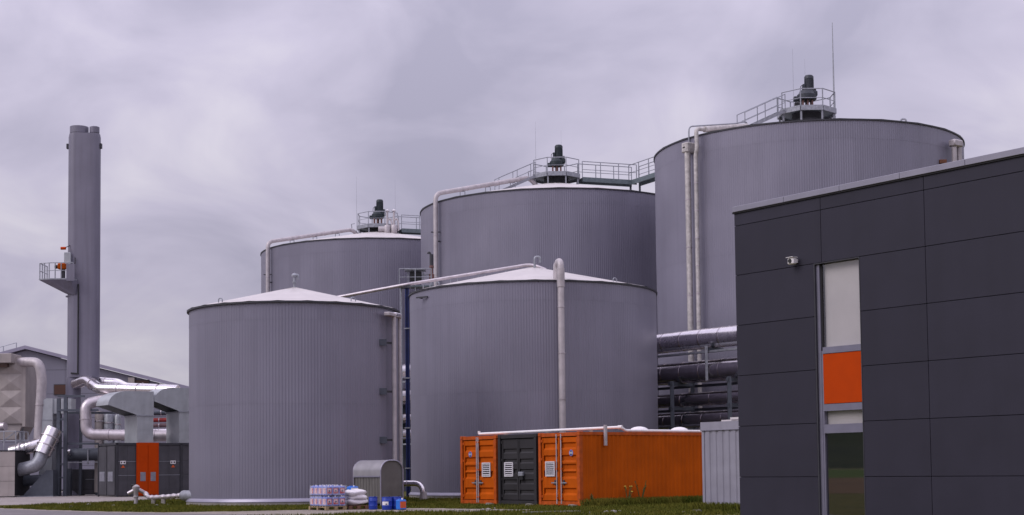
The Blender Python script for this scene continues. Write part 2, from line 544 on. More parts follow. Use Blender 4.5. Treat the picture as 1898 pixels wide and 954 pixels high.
sheet('road', rough_edge([(-40, 79.6), (-21.9, 62.4), (-18.1, 57.4), (-15.0, 53.9), (-12.4, 51.7), (-10.6, 50.4), (-8, 48.3), (-2, 42)], 0.03, 1.0, 5) + [(-4, 30), (-60, 60)], 0.010, 'asphalt')
sheet('gravel_patch', rough_edge([(1.9, 46.7), (3.2, 47.2), (4.6, 47.4), (6.3, 47.4), (6.2, 46.7), (4.4, 46.5), (2.4, 46.1), (1.7, 46.2), (1.9, 46.7)], 0.08, 0.3, 8)[:-1], 0.006, 'gravel')
# farmland to the left, mirrored in the office window
sheet('field_brown', [(-40, -200), (-40, 50), (-150, 60), (-150, -200)], 0.006, 'field_brown')
sheet('field_green', [(-150.2, -400), (-150.2, 120), (-760, 200), (-760, -400)], 0.006, 'field_green')
sheet('field_straw', [(-760.2, -400), (-760.2, 200), (-900, 220), (-900, -400)], 0.006, 'field_straw')
def hill():
    rd = random.Random(3)
    b = MB()
    nx, ny = 30, 60
    V, Fc = [], []
    for i in range(nx + 1):
        for j in range(ny + 1):
            x = -900 - 700 * i / nx
            y = -500 + 1000 * j / ny
            z = 70 * min(1, i / nx * 1.6) * (0.8 + 0.25 * sin(y * 0.006 + 1)) + (rd.uniform(0, 6) if i > 5 else 0)
            V.append((x, y, z))
    for i in range(nx):
        for j in range(ny):
            k = i * (ny + 1) + j
            Fc.append((k, k + 1, k + ny + 2, k + ny + 1))
    b.add(V, Fc)
    return struct(b.build('wooded_hill', 'wood_far', smooth=True))
hill()

#SECTION tanks
# ------------------------------------------------------------------ tanks
def ribbed_ring(mb, cx, cy, r, z0, z1, nrib, depth):
    a = []
    for i in range(nrib):
        for fr, dr in ((0.0, 0), (0.42, 0), (0.55, depth), (0.87, depth)):
            t = 2 * pi * (i + fr) / nrib
            a.append((cx + (r + dr) * cos(t), cy + (r + dr) * sin(t)))
    n = len(a)
    V = [(x, y, z0) for x, y in a] + [(x, y, z1) for x, y in a]
    mb.add(V, [(k, (k + 1) % n, (k + 1) % n + n, k + n) for k in range(n)])
def roof_cone(mb, cx, cy, r, z, za, nseg=24, rings=5):
    n = nseg * 4
    V, Fc = [], []
    for i in range(rings + 1):
        rr = r * (1 - i / rings) + 0.02
        for k in range(n):
            t = 2 * pi * k / n
            ridge = 0.018 if k % 4 == 0 else 0
            V.append((cx + rr * cos(t), cy + rr * sin(t), z + (za - z) * i / rings + ridge))
    for i in range(rings):
        for k in range(n):
            Fc.append((i * n + k, i * n + (k + 1) % n, (i + 1) * n + (k + 1) % n, (i + 1) * n + k))
    Fc.append(tuple(rings * n + k for k in range(n)))
    mb.add(V, Fc)
def make_tank(name, label, group, cx, cy, r, h, apex, courses, nrib, over=0.07):
    t = thing(name, label, 'tank', (cx, cy, 0), 0, group)
    zs = [0.24] + courses + [h - 0.06]
    MB().lathe([(r + 0.10, -0.3), (r + 0.10, 0.16)], 96, (cx, cy, 0)).build('foundation', 'concrete', t)
    MB().lathe([(r - 0.05, 0.16), (r + 0.13, 0.16), (r + 0.13, 0.18), (r + 0.03, 0.30), (r - 0.05, 0.30)], 96, (cx, cy, 0), caps=False).build('base_flashing', 'skirt', t, True)
    for i in range(len(zs) - 1):
        b = MB()
        ribbed_ring(b, cx, cy, r - 0.02 + 0.006 * i, zs[i] - (0.06 if i else 0), zs[i + 1], nrib, 0.011)
        b.build('cladding_course', 'clad', t)
    b = MB()
    roof_cone(b, cx, cy, r + over - 0.02, h, apex)
    b.build('roof', 'roof_sheet', t, True, 60)
    MB().lathe([(r - 0.05, h - 0.075), (r + over, h - 0.075), (r + over, h - 0.005), (r - 0.05, h - 0.005)], 128, (cx, cy, 0), caps=False).build('eaves_trim', 'trim_dark', t, True)
    return t
T1 = (-9.67, 65.9, 4.6, 8.5)
T2 = (1.14, 77.4, 6.44, 10.5)
TM = (3.2, 104.4, 9.53, 19.55)
TL = (-10.9, 121.5, 9.53, 19.15)
TB = (17.9, 88.6, 9.1, 20.2)
def on_tank(T, deg, off, z):
    a = radians(deg)
    return Vector((T[0] + (T[2] + off) * cos(a), T[1] + (T[2] + off) * sin(a), z))
t1 = make_tank('storage_tank', 'small squat corrugated grey tank beside the pallets with a mushroom vent on its cone roof', 'corrugated steel tanks', *T1[:4], 9.62, [4.3, 7.8], 217, 0.10)
t2 = make_tank('storage_tank', 'low corrugated grey tank behind the orange containers with a white pipe down its front', 'corrugated steel tanks', *T2[:4], 12.0, [5.2, 9.6], 304)
tm = make_tank('digester_tank', 'tall grey digester tank between the other two tall tanks', 'corrugated steel tanks', *TM[:4], 21.75, [6.5, 12.6, 18.6], 437)
tl = make_tank('digester_tank', 'tall grey digester tank farthest along the row, behind the mushroom vented tank', 'corrugated steel tanks', *TL[:4], 21.2, [6.5, 12.6, 18.2], 437)
tb = make_tank('digester_tank', 'tall grey digester tank standing behind the dark office building', 'corrugated steel tanks', *TB[:4], 22.1, [6.8, 13.2, 19.2], 430)
# roof vent and lifting lugs on the small tanks
c = Vector((T1[0], T1[1], 9.55))
b = MB()
b.tube([c, c + UZ * 0.38], 0.055, 10); b.lathe([(0.1, 0.28), (0.1, 0.33)], 12, c)
b.tube(bend([c + UZ * 0.3, c + UZ * 0.62, c + UZ * 0.64 + Vector((0.16, 0, 0)), c + UZ * 0.42 + Vector((0.16, 0, 0))], 0.1), 0.06, 8)
b.lathe([(0.03, 0.52), (0.13, 0.56), (0.14, 0.62), (0.08, 0.70), (0.02, 0.72)], 14, c)
b.build('roof_vent', 'galv', t1, True)
def lug(T, t, deg):
    p = on_tank(T, deg, -0.35, T[3] + 0.06)
    s = Vector((-sin(radians(deg)), cos(radians(deg)), 0))
    MB().tube(bend([p - s * 0.12, p - s * 0.12 + UZ * 0.22, p + s * 0.12 + UZ * 0.22, p + s * 0.12], 0.12), 0.025, 6).build('lifting_lug', 'galv', t, True)
for dg in (-128.6, -46, 60, 150): lug(T1, t1, dg)
for dg in (-142, -49, 60, 130): lug(T2, t2, dg)
b = MB()
p = on_tank(T2, -149.4, 0.05, 10.03)
b.bar(p, p + Vector((-0.12, -0.2, 0)), 0.06); b.bar(p + Vector((-0.3, -0.05, 0.03)), p + Vector((0.28, -0.42, 0.03)), 0.07)
b.build('bracket', 'trim_dark', t2)
# vent goose-neck at the top of the second tank and small one on the big tank
for T, px, pz, t, h_ in ((T2, (1.25, 76.9), 11.85, t2, 0.62), (TB, (22.6, 84.6), 20.55, tb, 0.8)):
    q = Vector((px[0], px[1], pz))
    MB().tube(bend([q, q + UZ * h_, q + Vector((0.3, 0, h_)), q + Vector((0.3, 0, h_ - 0.3))], 0.15), 0.06, 8).build('vent_pipe', 'galv', t, True)

# ------------------------------------------------------------------ mixer platforms, drives, bridges
def rail_run(th, pts, h, every, m='galv', mid=True, closed=False, skip=()):
    """posts and rails along a polyline; one object for each post and each rail run"""
    pts = [Vector(p) for p in pts]
    segs = list(zip(pts, pts[1:] + ([pts[0]] if closed else [])))[:len(pts) if closed else len(pts) - 1]
    for i, (a, b_) in enumerate(segs):
        if i in skip:
            MB().bar(a, a + UZ * h, 0.06).build('post', m, th)
            continue
        n = max(1, round((b_ - a).length / every))
        for k in range(n + (0 if closed else (1 if i == len(segs) - 1 else 0))):
            p = a.lerp(b_, k / n)
            MB().bar(p, p + UZ * h, 0.06).build('post', m, th)
        MB().tube([a + UZ * h, b_ + UZ * h], 0.032, 6).build('handrail', m, th, True)
        if mid: MB().tube([a + UZ * h * 0.5, b_ + UZ * h * 0.5], 0.022, 6).build('midrail', m, th, True)
def platform(label, cx, cy, zb, zd, R, gap, rot):
    t = thing('mixer_platform', label, 'platform', (cx, cy, zb), 0, 'mixer platforms on the digester roofs')
    oc = [Vector((cx + R * cos(rot + 2 * pi * k / 8), cy + R * sin(rot + 2 * pi * k / 8), 0)) for k in range(8)]
    MB().add([(p.x, p.y, zd - 0.05) for p in oc] + [(p.x, p.y, zd) for p in oc], [tuple(range(8)), tuple(range(15, 7, -1))] + [(k, (k + 1) % 8, (k + 1) % 8 + 8, k + 8) for k in range(8)]).build('deck', 'galv_green', t)
    for k in range(8):
        a, b_ = oc[k], oc[(k + 1) % 8]
        o_ = ((a + b_) / 2 - Vector((cx, cy, 0))).normalized() * 0.05
        MB().bar(a + o_ + UZ * (zd - 0.05), b_ + o_ + UZ * (zd - 0.05), 0.07, 0.3).build('edge_beam', 'galv', t)
        q = a.lerp(Vector((cx, cy, 0)), 0.05)
        MB().bar(q + UZ * (zb - 0.55), q + UZ * (zd - 0.19), 0.1).build('leg', 'galv', t)
    MB().lathe([(R * 0.62, zb - 0.3), (R * 0.62, zb + 0.2), (R * 0.5, zb + 0.25), (R * 0.5, zd - 0.05)], 24, (cx, cy, 0)).build('mixer_flange', 'trim_dark', t, True)
    rail_run(t, [p + UZ * zd for p in oc], 1.1, 1.4, closed=True, skip=gap)
    return t
def drive(label, cx, cy, z, H, m='motor', gw=1.0):
    t = thing('mixer_drive', label, 'motor', (cx, cy, z), 0, 'mixer drives on the digester platforms')
    s = H / 2.1
    for dx, dy in ((-0.26, -0.2), (0.26, -0.2), (-0.26, 0.2), (0.26, 0.2), (0, -0.24)):
        MB().box(cx + dx * s - 0.05, cx + dx * s + 0.05, cy + dy * s - 0.05, cy + dy * s + 0.05, z, z + 0.72 * s).build('stand_leg', 'copper', t)
    MB().lathe([(0.36 * s, 0), (0.36 * s, 0.05)], 16, (cx, cy, z)).build('base_plate', 'motor_grey', t)
    MB().lathe([(0.1 * s, 0.05 * s), (0.1 * s, 0.7 * s)], 10, (cx, cy, z)).build('shaft', 'trim_dark', t, True)
    g = MB()
    g.lathe([(0.40 * s * gw, 0.70 * s), (0.46 * s * gw, 0.76 * s), (0.46 * s * gw, 1.0 * s), (0.38 * s * gw, 1.08 * s), (0.32 * s * gw, 1.24 * s)], 16, (cx, cy, z))
    g.bbox(cx - 0.62 * s * gw, cx - 0.3 * s, cy - 0.16 * s, cy + 0.16 * s, z + 0.68 * s, z + 0.92 * s, 0.03)
    g.bbox(cx - 0.1 * s, cx + 0.56 * s, cy - 0.25 * s, cy + 0.25 * s, z + 0.9 * s, z + 1.2 * s, 0.05)
    g.build('gearbox', m, t, True)
    a = Vector((cx + 0.14 * s, cy, z))
    mo = MB()
    mo.lathe([(0.30 * s, 1.2 * s), (0.30 * s, 1.28 * s), (0.24 * s, 1.3 * s), (0.24 * s, 1.86 * s), (0.26 * s, 1.88 * s), (0.26 * s, 2.02 * s), (0.2 * s, 2.1 * s)], 18, a)
    for k in range(18):
        q = 2 * pi * k / 18
        mo.bar(a + Vector((0.25 * s * cos(q), 0.25 * s * sin(q), 1.32 * s)), a + Vector((0.25 * s * cos(q), 0.25 * s * sin(q), 1.84 * s)), 0.02)
    mm = mo.build('motor', m, t, True)
    MB().bbox(cx - 0.24 * s, cx - 0.07 * s, cy - 0.16 * s, cy + 0.12 * s, z + 1.26 * s, z + 1.6 * s, 0.02).build('terminal_box', m, t)
    MB().tube(bend([(cx - 0.2 * s, cy - 0.05, z + 1.58 * s), (cx - 0.34 * s, cy - 0.05, z + 1.5 * s), (cx - 0.36 * s, cy - 0.05, z + 1.2 * s)], 0.1), 0.02, 6).build('cable', 'black', t, True)
    MB().tube([(cx + 0.46 * s, cy, z + 1.22 * s), (cx + 0.46 * s, cy, z + 1.38 * s)], 0.07 * s, 8).build('filler_cap', m, t, True)
    return t
platform('octagonal railed platform with a bridge on each side, on the middle tall tank', TM[0] + 0.1, TM[1], 21.3, 22.12, 1.72, (3, 7), pi / 8)
drive('green mixer motor standing between the two roof bridges on the middle tall tank', TM[0] + 0.15, TM[1], 22.12, 2.3)
platform('octagonal railed platform beside two pale vent pipes on the farthest tall tank', TL[0] + 0.02, TL[1], 20.9, 21.45, 1.75, (7,), pi / 8)
drive('green mixer motor beside the pale vent pipes on the farthest tall tank', TL[0] - 0.02, TL[1], 21.45, 2.35)
platform('octagonal railed platform carrying the tall thick lightning rod on the tank behind the office', TB[0] + 0.08, TB[1], 22.0, 22.72, 1.72, (3,), pi / 8)
drive('dark grey mixer motor beside the thick lightning rod on the tank behind the office', TB[0] + 0.12, TB[1], 22.72, 2.3, 'motor_grey', 1.18)
# control cabinet on the big platform
b = MB(); b.bbox(17.1, 17.5, 87.6, 87.85, 22.73, 23.15)
tag(b.build('control_cabinet', 'anthracite'), 'small dark control cabinet at the foot of the grey mixer motor', 'cabinet')

def bridge(label, pts, zd, w, foot=None):
    t = thing('walkway_bridge', label, 'bridge', tuple(pts[0]) + (zd,), 0, 'walkway bridges between the digester roofs')
    for (a, c_) in zip(pts, pts[1:]):
        a, c_ = Vector(a + (0,)), Vector(c_ + (0,))
        d = (c_ - a).normalized(); s = Vector((-d.y, d.x, 0))
        MB().bar(a + UZ * (zd - 0.03), c_ + UZ * (zd - 0.03), w, 0.05).build('deck', 'galv_green', t)
        for sg in (-1, 1):
            e0, e1 = a + s * (sg * (w / 2 + 0.04)), c_ + s * (sg * (w / 2 + 0.04))
            MB().bar(e0 + UZ * (zd - 0.13), e1 + UZ * (zd - 0.13), 0.07, 0.32).build('edge_beam', 'galv_green', t)
            rail_run(t, [e0 + UZ * zd, e1 + UZ * zd], 1.15, 1.25)
    if foot:
        for x, y, z0 in foot:
            MB().bar((x, y, z0), (x, y, zd - 0.23), 0.14).build('support_post', 'steel_blue', t)
    return t
bridge('railed steel bridge from the middle tall tank to the one behind the office', [(5.0, 104.4), (8.95, 105.8), (13.2, 97.9)], 22.0, 0.8, [(8.7, 105.9, 20.3), (9.3, 105.2, 20.3)])
bridge('railed steel bridge from the farthest tall tank to the middle one', [(-9.1, 121.5), (-6.2, 122.6), (-1.4, 113.2)], 21.3, 0.8, [(-6.3, 122.5, 19.9), (-5.8, 122.0, 19.9)])
# stairs up to the platforms
def stair(label, a, c_, w):
    a, c_ = Vector(a), Vector(c_)
    t = thing('roof_stair', label, 'stairs', tuple(a), 0, 'stairs on the digester roofs')
    d = (c_ - a); dh = Vector((d.x, d.y, 0)).normalized(); s = Vector((-dh.y, dh.x, 0))
    n = max(3, int(abs(d.z) / 0.2))
    for k in range(n):
        p = a.lerp(c_, (k + 0.5) / n)
        MB().bar(p - s * w / 2, p + s * w / 2, 0.22, 0.04).build('tread', 'galv_green', t)
    for sg in (-1, 1):
        o_ = s * (sg * (w / 2 + 0.03))
        MB().bar(a + o_, c_ + o_, 0.05, 0.18).build('stringer', 'galv', t)
        MB().tube([a + o_ + UZ * 1.0, c_ + o_ + UZ * 1.0], 0.03, 6).build('handrail', 'galv', t, True)
        MB().tube([a + o_ + UZ * 0.5, c_ + o_ + UZ * 0.5], 0.02, 6).build('midrail', 'galv', t, True)
        for q in (0, 0.5, 1):
            p = a.lerp(c_, q) + o_
            MB().bar(p, p + UZ * 1.0, 0.05).build('post', 'galv', t)
    return t
stair('steel stair rising to the motor platform of the tank behind the office', (13.7, 86.6, 21.25), (16.35, 88.0, 22.66), 0.7)
stair('steel stair rising to the motor platform of the middle tall tank', (-0.9, 102.8, 20.75), (1.65, 103.9, 22.05), 0.7)

# ------------------------------------------------------------------ lightning rods
def rod(label, p, h, r0):
    p = Vector(p)
    t = thing('lightning_rod', label, 'lightning rod', tuple(p), 0, 'lightning rods on the tank roofs')
    MB().tube([p, p + UZ * 0.5], r0 * 1.6, 8).build('base', 'galv', t, True)
    MB().tube([p + UZ * 0.5, p + UZ * h * 0.55, p + UZ * h], r0, 6, radii=[r0, r0 * 0.8, r0 * 0.35]).build('shaft', 'galv', t, True)
rod('thick tall lightning rod on the platform edge of the tank behind the office', (19.62, 88.4, 22.0), 6.2, 0.055)
rod('thin lightning rod left of the dark grey mixer motor', (17.55, 90.3, 22.0), 5.2, 0.014)
rod('thin short lightning rod behind the dark grey mixer motor', (18.35, 90.6, 22.0), 4.6, 0.012)
rod('thin lightning rod beside the platform of the middle tall tank', (1.88, 105.2, 21.3), 5.0, 0.014)
rod('thin lightning rod behind the motor of the middle tall tank', (3.75, 106.2, 21.3), 4.6, 0.012)
rod('thin lightning rod beside the platform rail of the farthest tall tank', (-12.75, 122.2, 20.9), 5.0, 0.014)
rod('thin lightning rod behind the vent pipes of the farthest tall tank', (-9.6, 123.0, 20.9), 4.8, 0.012)

#SECTION tankpipes
# ------------------------------------------------------------------ pipes on the tanks
def pipe(name, label, cat, pts, r, m, rb=0.35, n=14, bands=0, band_m='trim_dark', group=None, base=None):
    pts = [Vector(p) for p in pts]
    path = bend(pts, rb) if rb > 0 else pts
    t = thing(name, label, cat, tuple(base or min(pts, key=lambda q: q.z)), 0, group)
    MB().tube(path, r, n).build('pipe_run', m, t, True)
    if bands:
        L = [(q - p).length for p, q in zip(pts, pts[1:])]
        for p, q, l in zip(pts, pts[1:], L):
            k = int(l / bands)
            d = (q - p).normalized()
            for i in range(1, k + 1):
                c_ = p + d * (l * i / (k + 1))
                MB().tube([c_ - d * 0.03, c_ + d * 0.03], r * 1.12, n).build('clamp', band_m, t, True)
    return t
def hoop(th, p, s, h):
    """small pipe support hoop standing on a roof"""
    p, s = Vector(p), Vector(s).normalized()
    MB().tube(bend([p - s * 0.18 - UZ * h, p - s * 0.18, p + s * 0.18, p + s * 0.18 - UZ * h], 0.06), 0.03, 6).build('support', 'galv', th, True)
# gas pipes of the two rear tall tanks
for T, lab, ang, ctr, up in ((TM, 'pale gas pipe climbing the middle tall tank and crossing its roof', -146.4, (1.35, 103.6, 21.95), 20.0), (TL, 'pale gas pipe climbing the farthest tall tank and crossing its roof', -146.5, (-13.0, 120.9, 21.25), 19.55)):
    a = on_tank(T, ang, 0.33, 0.2)
    p1 = Vector((a.x, a.y, up))
    p2 = Vector(ctr)
    pp = pipe('gas_pipe', lab, 'pipe', [a, p1, p2, p2 + Vector((0.55, 0.2, -0.55))], 0.16, 'pipe_pale', 0.5, 14, 3.2, 'alu_dull', 'gas pipes on the digester tanks')
    d = p2 - p1
    for q in (0.28, 0.55, 0.82):
        c_ = p1 + d * q
        hoop(pp, c_ - UZ * 0.16, (1, -0.4, 0), 0.55)
    for zz in (up - 2.6, up - 8):
        q = Vector((a.x, a.y, zz)); w = on_tank(T, ang, 0.0, zz)
        MB().bar(q - Vector((0.32, 0, 0)), q + Vector((0.32, 0.0, 0)), 0.07).build('bracket', 'trim_dark', pp)
        MB().bar(q - UZ * 0.6 , w - UZ * 0.6 , 0.08).build('bracket', 'trim_dark', pp)
    MB().bar(p2 + Vector((0, 0, 0.1)), p2 + Vector((-0.05, -0.05, 0.42)), 0.06).build('valve', 'galv', pp)
    MB().bar(p2 + Vector((-0.05, -0.05, 0.42)), p2 + Vector((0.22, 0.05, 0.5)), 0.04).build('valve_lever', 'galv', pp)
# vent pipes pair on farthest tank
t = thing('vent_pipes', 'pale pair of vent pipes with a drum beside the green motor on the farthest tank', 'pipe', (-9.7, 119.8, 21.0))
for k, dx in enumerate((-0.02, 0.52)):
    q = Vector((-9.95 + dx, 119.4, 20.55))
    MB().tube([q, q + UZ * 1.95], 0.085, 10).build('vent_stack', 'pipe_pale', t, True)
    MB().lathe([(0.1, 1.85), (0.17, 1.9), (0.17, 2.0), (0.05, 2.08)], 12, q).build('rain_cap', 'alu', t, True)
    MB().tube(bend([q + Vector((0, 0, 1.1)), q + Vector((0.2, 0, 1.35)), q + Vector((0.36, 0, 1.05)), q + Vector((0.36, 0, 0.3))], 0.2), 0.07, 8).build('bypass_pipe', 'pipe_pale', t, True)
    MB().lathe([(0.24, 0.1), (0.26, 0.15), (0.26, 0.7), (0.2, 0.78)], 14, q).build('seal_pot', 'pipe_pale', t, True)
MB().tube([(-10.7, 119.5, 21.0), (-10.1, 119.5, 21.0)], 0.25, 14).build('drum', 'pipe_pale', t, True)
# two downcomers and elbows on the big tank
a = on_tank(TB, -145.0, 0.45, 0.2)
tp = Vector((a.x, a.y, 19.25))
o = pipe('downpipe', 'thick weathered pipe with a box head on the tank behind the office', 'pipe', [a, tp], 0.165, 'pipe_dirty', 0, 14, 3.0, 'alu_dull', base=a)
q = Vector((a.x, a.y, 19.2)); rad = Vector((cos(radians(-145)), sin(radians(-145)), 0)); tn = Vector((-rad.y, rad.x, 0))
X = Matrix(((tn.x, rad.x, 0, q.x), (tn.y, rad.y, 0, q.y), (0, 0, 1, q.z), (0, 0, 0, 1)))
MB(X).bbox(-0.28, 0.22, -0.45, 0.22, 0.0, 0.58, 0.06).build('box_head', 'pipe_dirty', o)
MB(X).box(-0.14, 0.05, 0.222, 0.23, 0.25, 0.33).build('outlet_slot', 'black', o)
b1 = on_tank(TB, -141.2, 0.42, 0.2)
path = [b1, Vector((b1.x, b1.y, 18.95)), Vector((b1.x + 0.07, b1.y - 0.09, 19.3)), Vector((b1.x + 0.04, b1.y - 0.06, 20.45)), Vector((b1.x + 0.7, b1.y + 0.4, 20.5)), Vector((13.9, 85.8, 21.3))]
o = pipe('gas_pipe', 'white flaking gas pipe bending over the rim of the tank behind the office', 'pipe', path, 0.12, 'pipe_dirty', 0.25, 14, 1.6, 'alu_dull', 'gas pipes on the digester tanks')
MB().tube([Vector((b1.x + 0.55, b1.y + 0.26, 20.48)), Vector((13.9, 85.8, 21.3))], 0.17, 14).build('insulation', 'pipe_dirty', o, True)
r0 = on_tank(TB, -146.5, 0.1, 19.9)
pipe('vent_pipe', 'thin grey pipe looping over the rim of the tank behind the office', 'pipe', [r0, Vector((r0.x, r0.y, 20.8)), Vector((r0.x + 3.0, r0.y + 2.4, 21.5)), Vector((14.0, 86.4, 21.75)), Vector((14.1, 86.5, 21.2))], 0.045, 'galv', 0.3, 8)
# right hand overflow of the big tank
a = on_tank(TB, -42.0, 0.5, 0.2)
o = thing('overflow_pipe', 'pale twin overflow pipe with a cap box on the tank behind the office', 'pipe', tuple(a))
for s in (-1, 1):
    q = a + Vector((0.17 * s, 0.1 * s, 0))
    MB().tube([q, q + UZ * 19.1], 0.15, 12).build('pipe_run', 'pipe_pale', o, True)
MB(frame((a.x, a.y, 19.15), radians(35))).bbox(-0.42, 0.36, -0.22, 0.25, 0, 0.4, 0.07).build('cap_box', 'pipe_pale', o, True)
b = MB(); q = on_tank(TB, -47.5, 0.12, 18.25); b.bbox(q.x - 0.2, q.x + 0.2, q.y - 0.1, q.y + 0.1, q.z - 0.1, q.z + 0.12)
b.build('rusty_bracket', 'rust', o)
# white pipe on the front of the second tank
a = on_tank(T2, -79.5, 0.42, 0.3)
i_ = on_tank(T2, -79.5, -0.35, 10.9)
i2 = on_tank(T2, -84, -0.5, 10.75)
o = pipe('downpipe', 'fat pale pipe hooking over the roof edge above the orange containers', 'pipe', [a, Vector((a.x, a.y, 11.35)), Vector((i_.x, i_.y, 11.4)), i_ - UZ * 0.4], 0.16, 'pipe_pale', 0.34, 16, 2.6, 'alu_dull', base=a)
MB().tube([(a.x, a.y, 10.1), (a.x, a.y, 11.0)], 0.19, 16).build('sleeve', 'pipe_pale', o, True)
MB().tube(bend([(a.x - 0.22, a.y + 0.8, 10.6), (a.x - 0.2, a.y + 0.8, 11.35), (a.x + 0.05, a.y + 0.5, 11.3)], 0.25), 0.13, 12).build('branch', 'pipe_pale', o, True)
# gas line from the second tank's apex to the post between the tanks and on behind the first tank
zp = at(755, 527, 77.4).z
e0 = at(635, 549, 78.2)
A = Vector((T2[0] - 0.05, 77.4, 12.15))
pa = [Vector((A.x + 0.75, A.y - 0.3, 11.8)), A, Vector((-5.47, 77.4, zp)), e0, e0 + (e0 - Vector((-5.47, 77.4, zp))) * 0.25, e0 + Vector((-1.2, 0.2, -9))]
o = pipe('gas_pipe', 'long sloping pale gas pipe running between the two low tanks', 'pipe', pa, 0.085, 'alu_dull', 0.4, 12, 2.4, 'alu_dull', 'gas pipes on the low tanks')
for q in (0.18, 0.4, 0.62, 0.84):
    c_ = A.lerp(Vector((-5.47, 77.4, zp)), q); hoop(o, c_ - UZ * 0.1, (1, 0, 0), 0.45)
# blue post carrying it
o = thing('pipe_post', 'tall blue steel post standing between the two low tanks', 'post', (-5.5, 77.4, 0))
b = MB(); b.bar((-5.53, 77.4, 0), (-5.53, 77.4, zp - 0.2), 0.05, 0.22); b.bar((-5.45, 77.4, 0), (-5.45, 77.4, zp - 0.2), 0.11, 0.05)
b.bar((-5.37, 77.4, 0), (-5.37, 77.4, zp - 0.2), 0.05, 0.24); b.build('steel_column', 'blue_post', o)
MB().box(-5.68, -5.25, 77.2, 77.6, zp - 0.2, zp - 0.12).build('head_plate', 'trim_dark', o)
for zz in (1.5, 3.6, 6.2, 8.8): MB().box(-5.62, -5.32, 77.24, 77.27, zz, zz + 0.06).build('pipe_clip', 'galv', o)
# paired steel pipes on the first tank's flank
a = on_tank(T1, -18.5, 0.35, 0.1)
o = thing('riser_pipes', 'pair of bare steel riser pipes behind the arched shelter', 'pipe', tuple(a))
for k, (dg, rr_) in enumerate(((-22.0, 0.10), (-14.8, 0.075))):
    q = on_tank(T1, dg, 0.34, 0.1)
    MB().tube([q, Vector((q.x, q.y, 8.1))], rr_, 12).build('pipe_run', 'pipe_pale', o, True)
q = on_tank(T1, -20, 0.3, 8.05)
ra = radians(-20); X = Matrix(((-sin(ra), cos(ra), 0, q.x), (cos(ra), sin(ra), 0, q.y), (0, 0, 1, q.z), (0, 0, 0, 1)))
MB(X).bbox(-0.85, 0.45, -0.14, 0.14, 0, 0.17, 0.03).build('overflow_box', 'pipe_pale', o)
MB(X).bbox(-0.2, 0.3, -0.17, 0.17, 0.06, 0.2, 0.03).build('cover', 'alu', o)
for zz in (6.92, 4.81, 2.72):
    q = on_tank(T1, -28, 0.05, zz); w = on_tank(T1, -21, 0.3, zz)
    MB().bar(q, w, 0.05, 0.09).build('bracket', 'trim_dark', o)
    MB(Matrix.Translation(q)).box(-0.22, 0.18, -0.1, 0.0, -0.14, 0.14).build('bracket_plate', 'steel_blue', o)
# a small platform with a cabinet and a relief valve between the tanks
o = thing('valve_platform', 'slender steel service platform rising behind the low tank by the blue post', 'platform', (-5.6, 88, 0))
for dx in (-0.9, 0.0, 0.9):
    for dy in (0, 0.9):
        MB().bar((-5.7 + dx, 88 + dy, 0), (-5.7 + dx, 88 + dy, 12.35), 0.055).build('leg', 'galv', o)
MB().box(-6.7, -4.7, 87.9, 89.0, 12.35, 12.43).build('deck', 'galv_green', o)
rail_run(o, [(-6.65, 87.95, 12.43), (-4.75, 87.95, 12.43), (-4.75, 88.95, 12.43)], 1.0, 0.9)
b = MB(); b.bbox(-6.05, -5.35, 88.2, 88.6, 12.75, 13.3)
o = thing('switch_box', 'black switch box under a small canopy on the slender service platform', 'box', (-5.7, 88.4, 12.43))
b.build('body', 'black', o)
MB().box(-6.35, -5.1, 88.05, 88.8, 13.36, 13.42).build('canopy', 'galv', o)
for dx in (-6.15, -5.25): MB().bar((dx, 88.3, 12.43), (dx, 88.3, 13.36), 0.06).build('post', 'galv', o)
q = at(800, 505, 88.4)
o = thing('relief_valve', 'reddish pressure relief valve with a hood beside the service platform', 'valve', (q.x, q.y, 0))
MB().tube([(q.x, q.y, 0), (q.x, q.y, q.z - 0.4)], 0.12, 10).build('stand_pipe', 'galv', o, True)
MB().lathe([(0.16, -0.4), (0.16, -0.1), (0.09, -0.05), (0.09, 0.25), (0.14, 0.3), (0.14, 0.42)], 12, q).build('valve_body', 'copper', o, True)
MB().lathe([(0.12, 0.42), (0.12, 1.1)], 10, q).build('hood', 'trim_dark', o, True)
MB().tube(bend([q + UZ * 1.0, q + UZ * 1.25 + Vector((-0.12, 0, 0)), q + UZ * 1.15 + Vector((-0.25, 0, 0))], 0.1), 0.06, 8).build('spout', 'trim_dark', o, True)
MB().bar(q + Vector((-0.6, 0, -0.15)), q + Vector((0.0, 0, -0.1)), 0.06).build('side_branch', 'galv', o)

#SECTION rack
# ------------------------------------------------------------------ pipe rack behind the second tank
NO = 54.8
def rk(s, z, off=0.0):
    return V_ * (NO + off) + U * s + UZ * z
zr = [(8.15, 0.54, 'top pipe', 0), (6.45, 0.58, 'second pipe', 0.0), (5.0, 0.36, 'third pipe', 0.0), (3.92, 0.42, 'lowest pipe', 0.0)]
words = ['topmost', 'second from the top', 'thin, second from the bottom', 'lowest']
for (z, rr_, nm, off), w in zip(zr, words):
    t = thing('insulated_pipe', 'foil clad pipe on the rack behind the low tank, ' + w, 'pipe', tuple(rk(-75, z)), 0, 'foil clad pipes on the rack')
    s = -104.0
    while s < -26:
        L = 1.45 if rr_ > 0.4 else 2.2
        MB().tube([rk(s, z, off), rk(s + L - 0.02, z, off)], rr_, 22).build('cladding_section', 'alu' if z > 8 else 'alu_shaded', t, True)  # top pipe in brighter alu for its highlight, lower ones in the darkened copy
        MB().tube([rk(s + L - 0.06, z, off), rk(s + L + 0.02, z, off)], rr_ + 0.012, 22).build('joint_band', 'alu_shaded', t, True)
        s += L
t = thing('pipe_rack', 'dark steel rack carrying the foil clad pipes', 'rack', tuple(rk(-75, 0)))
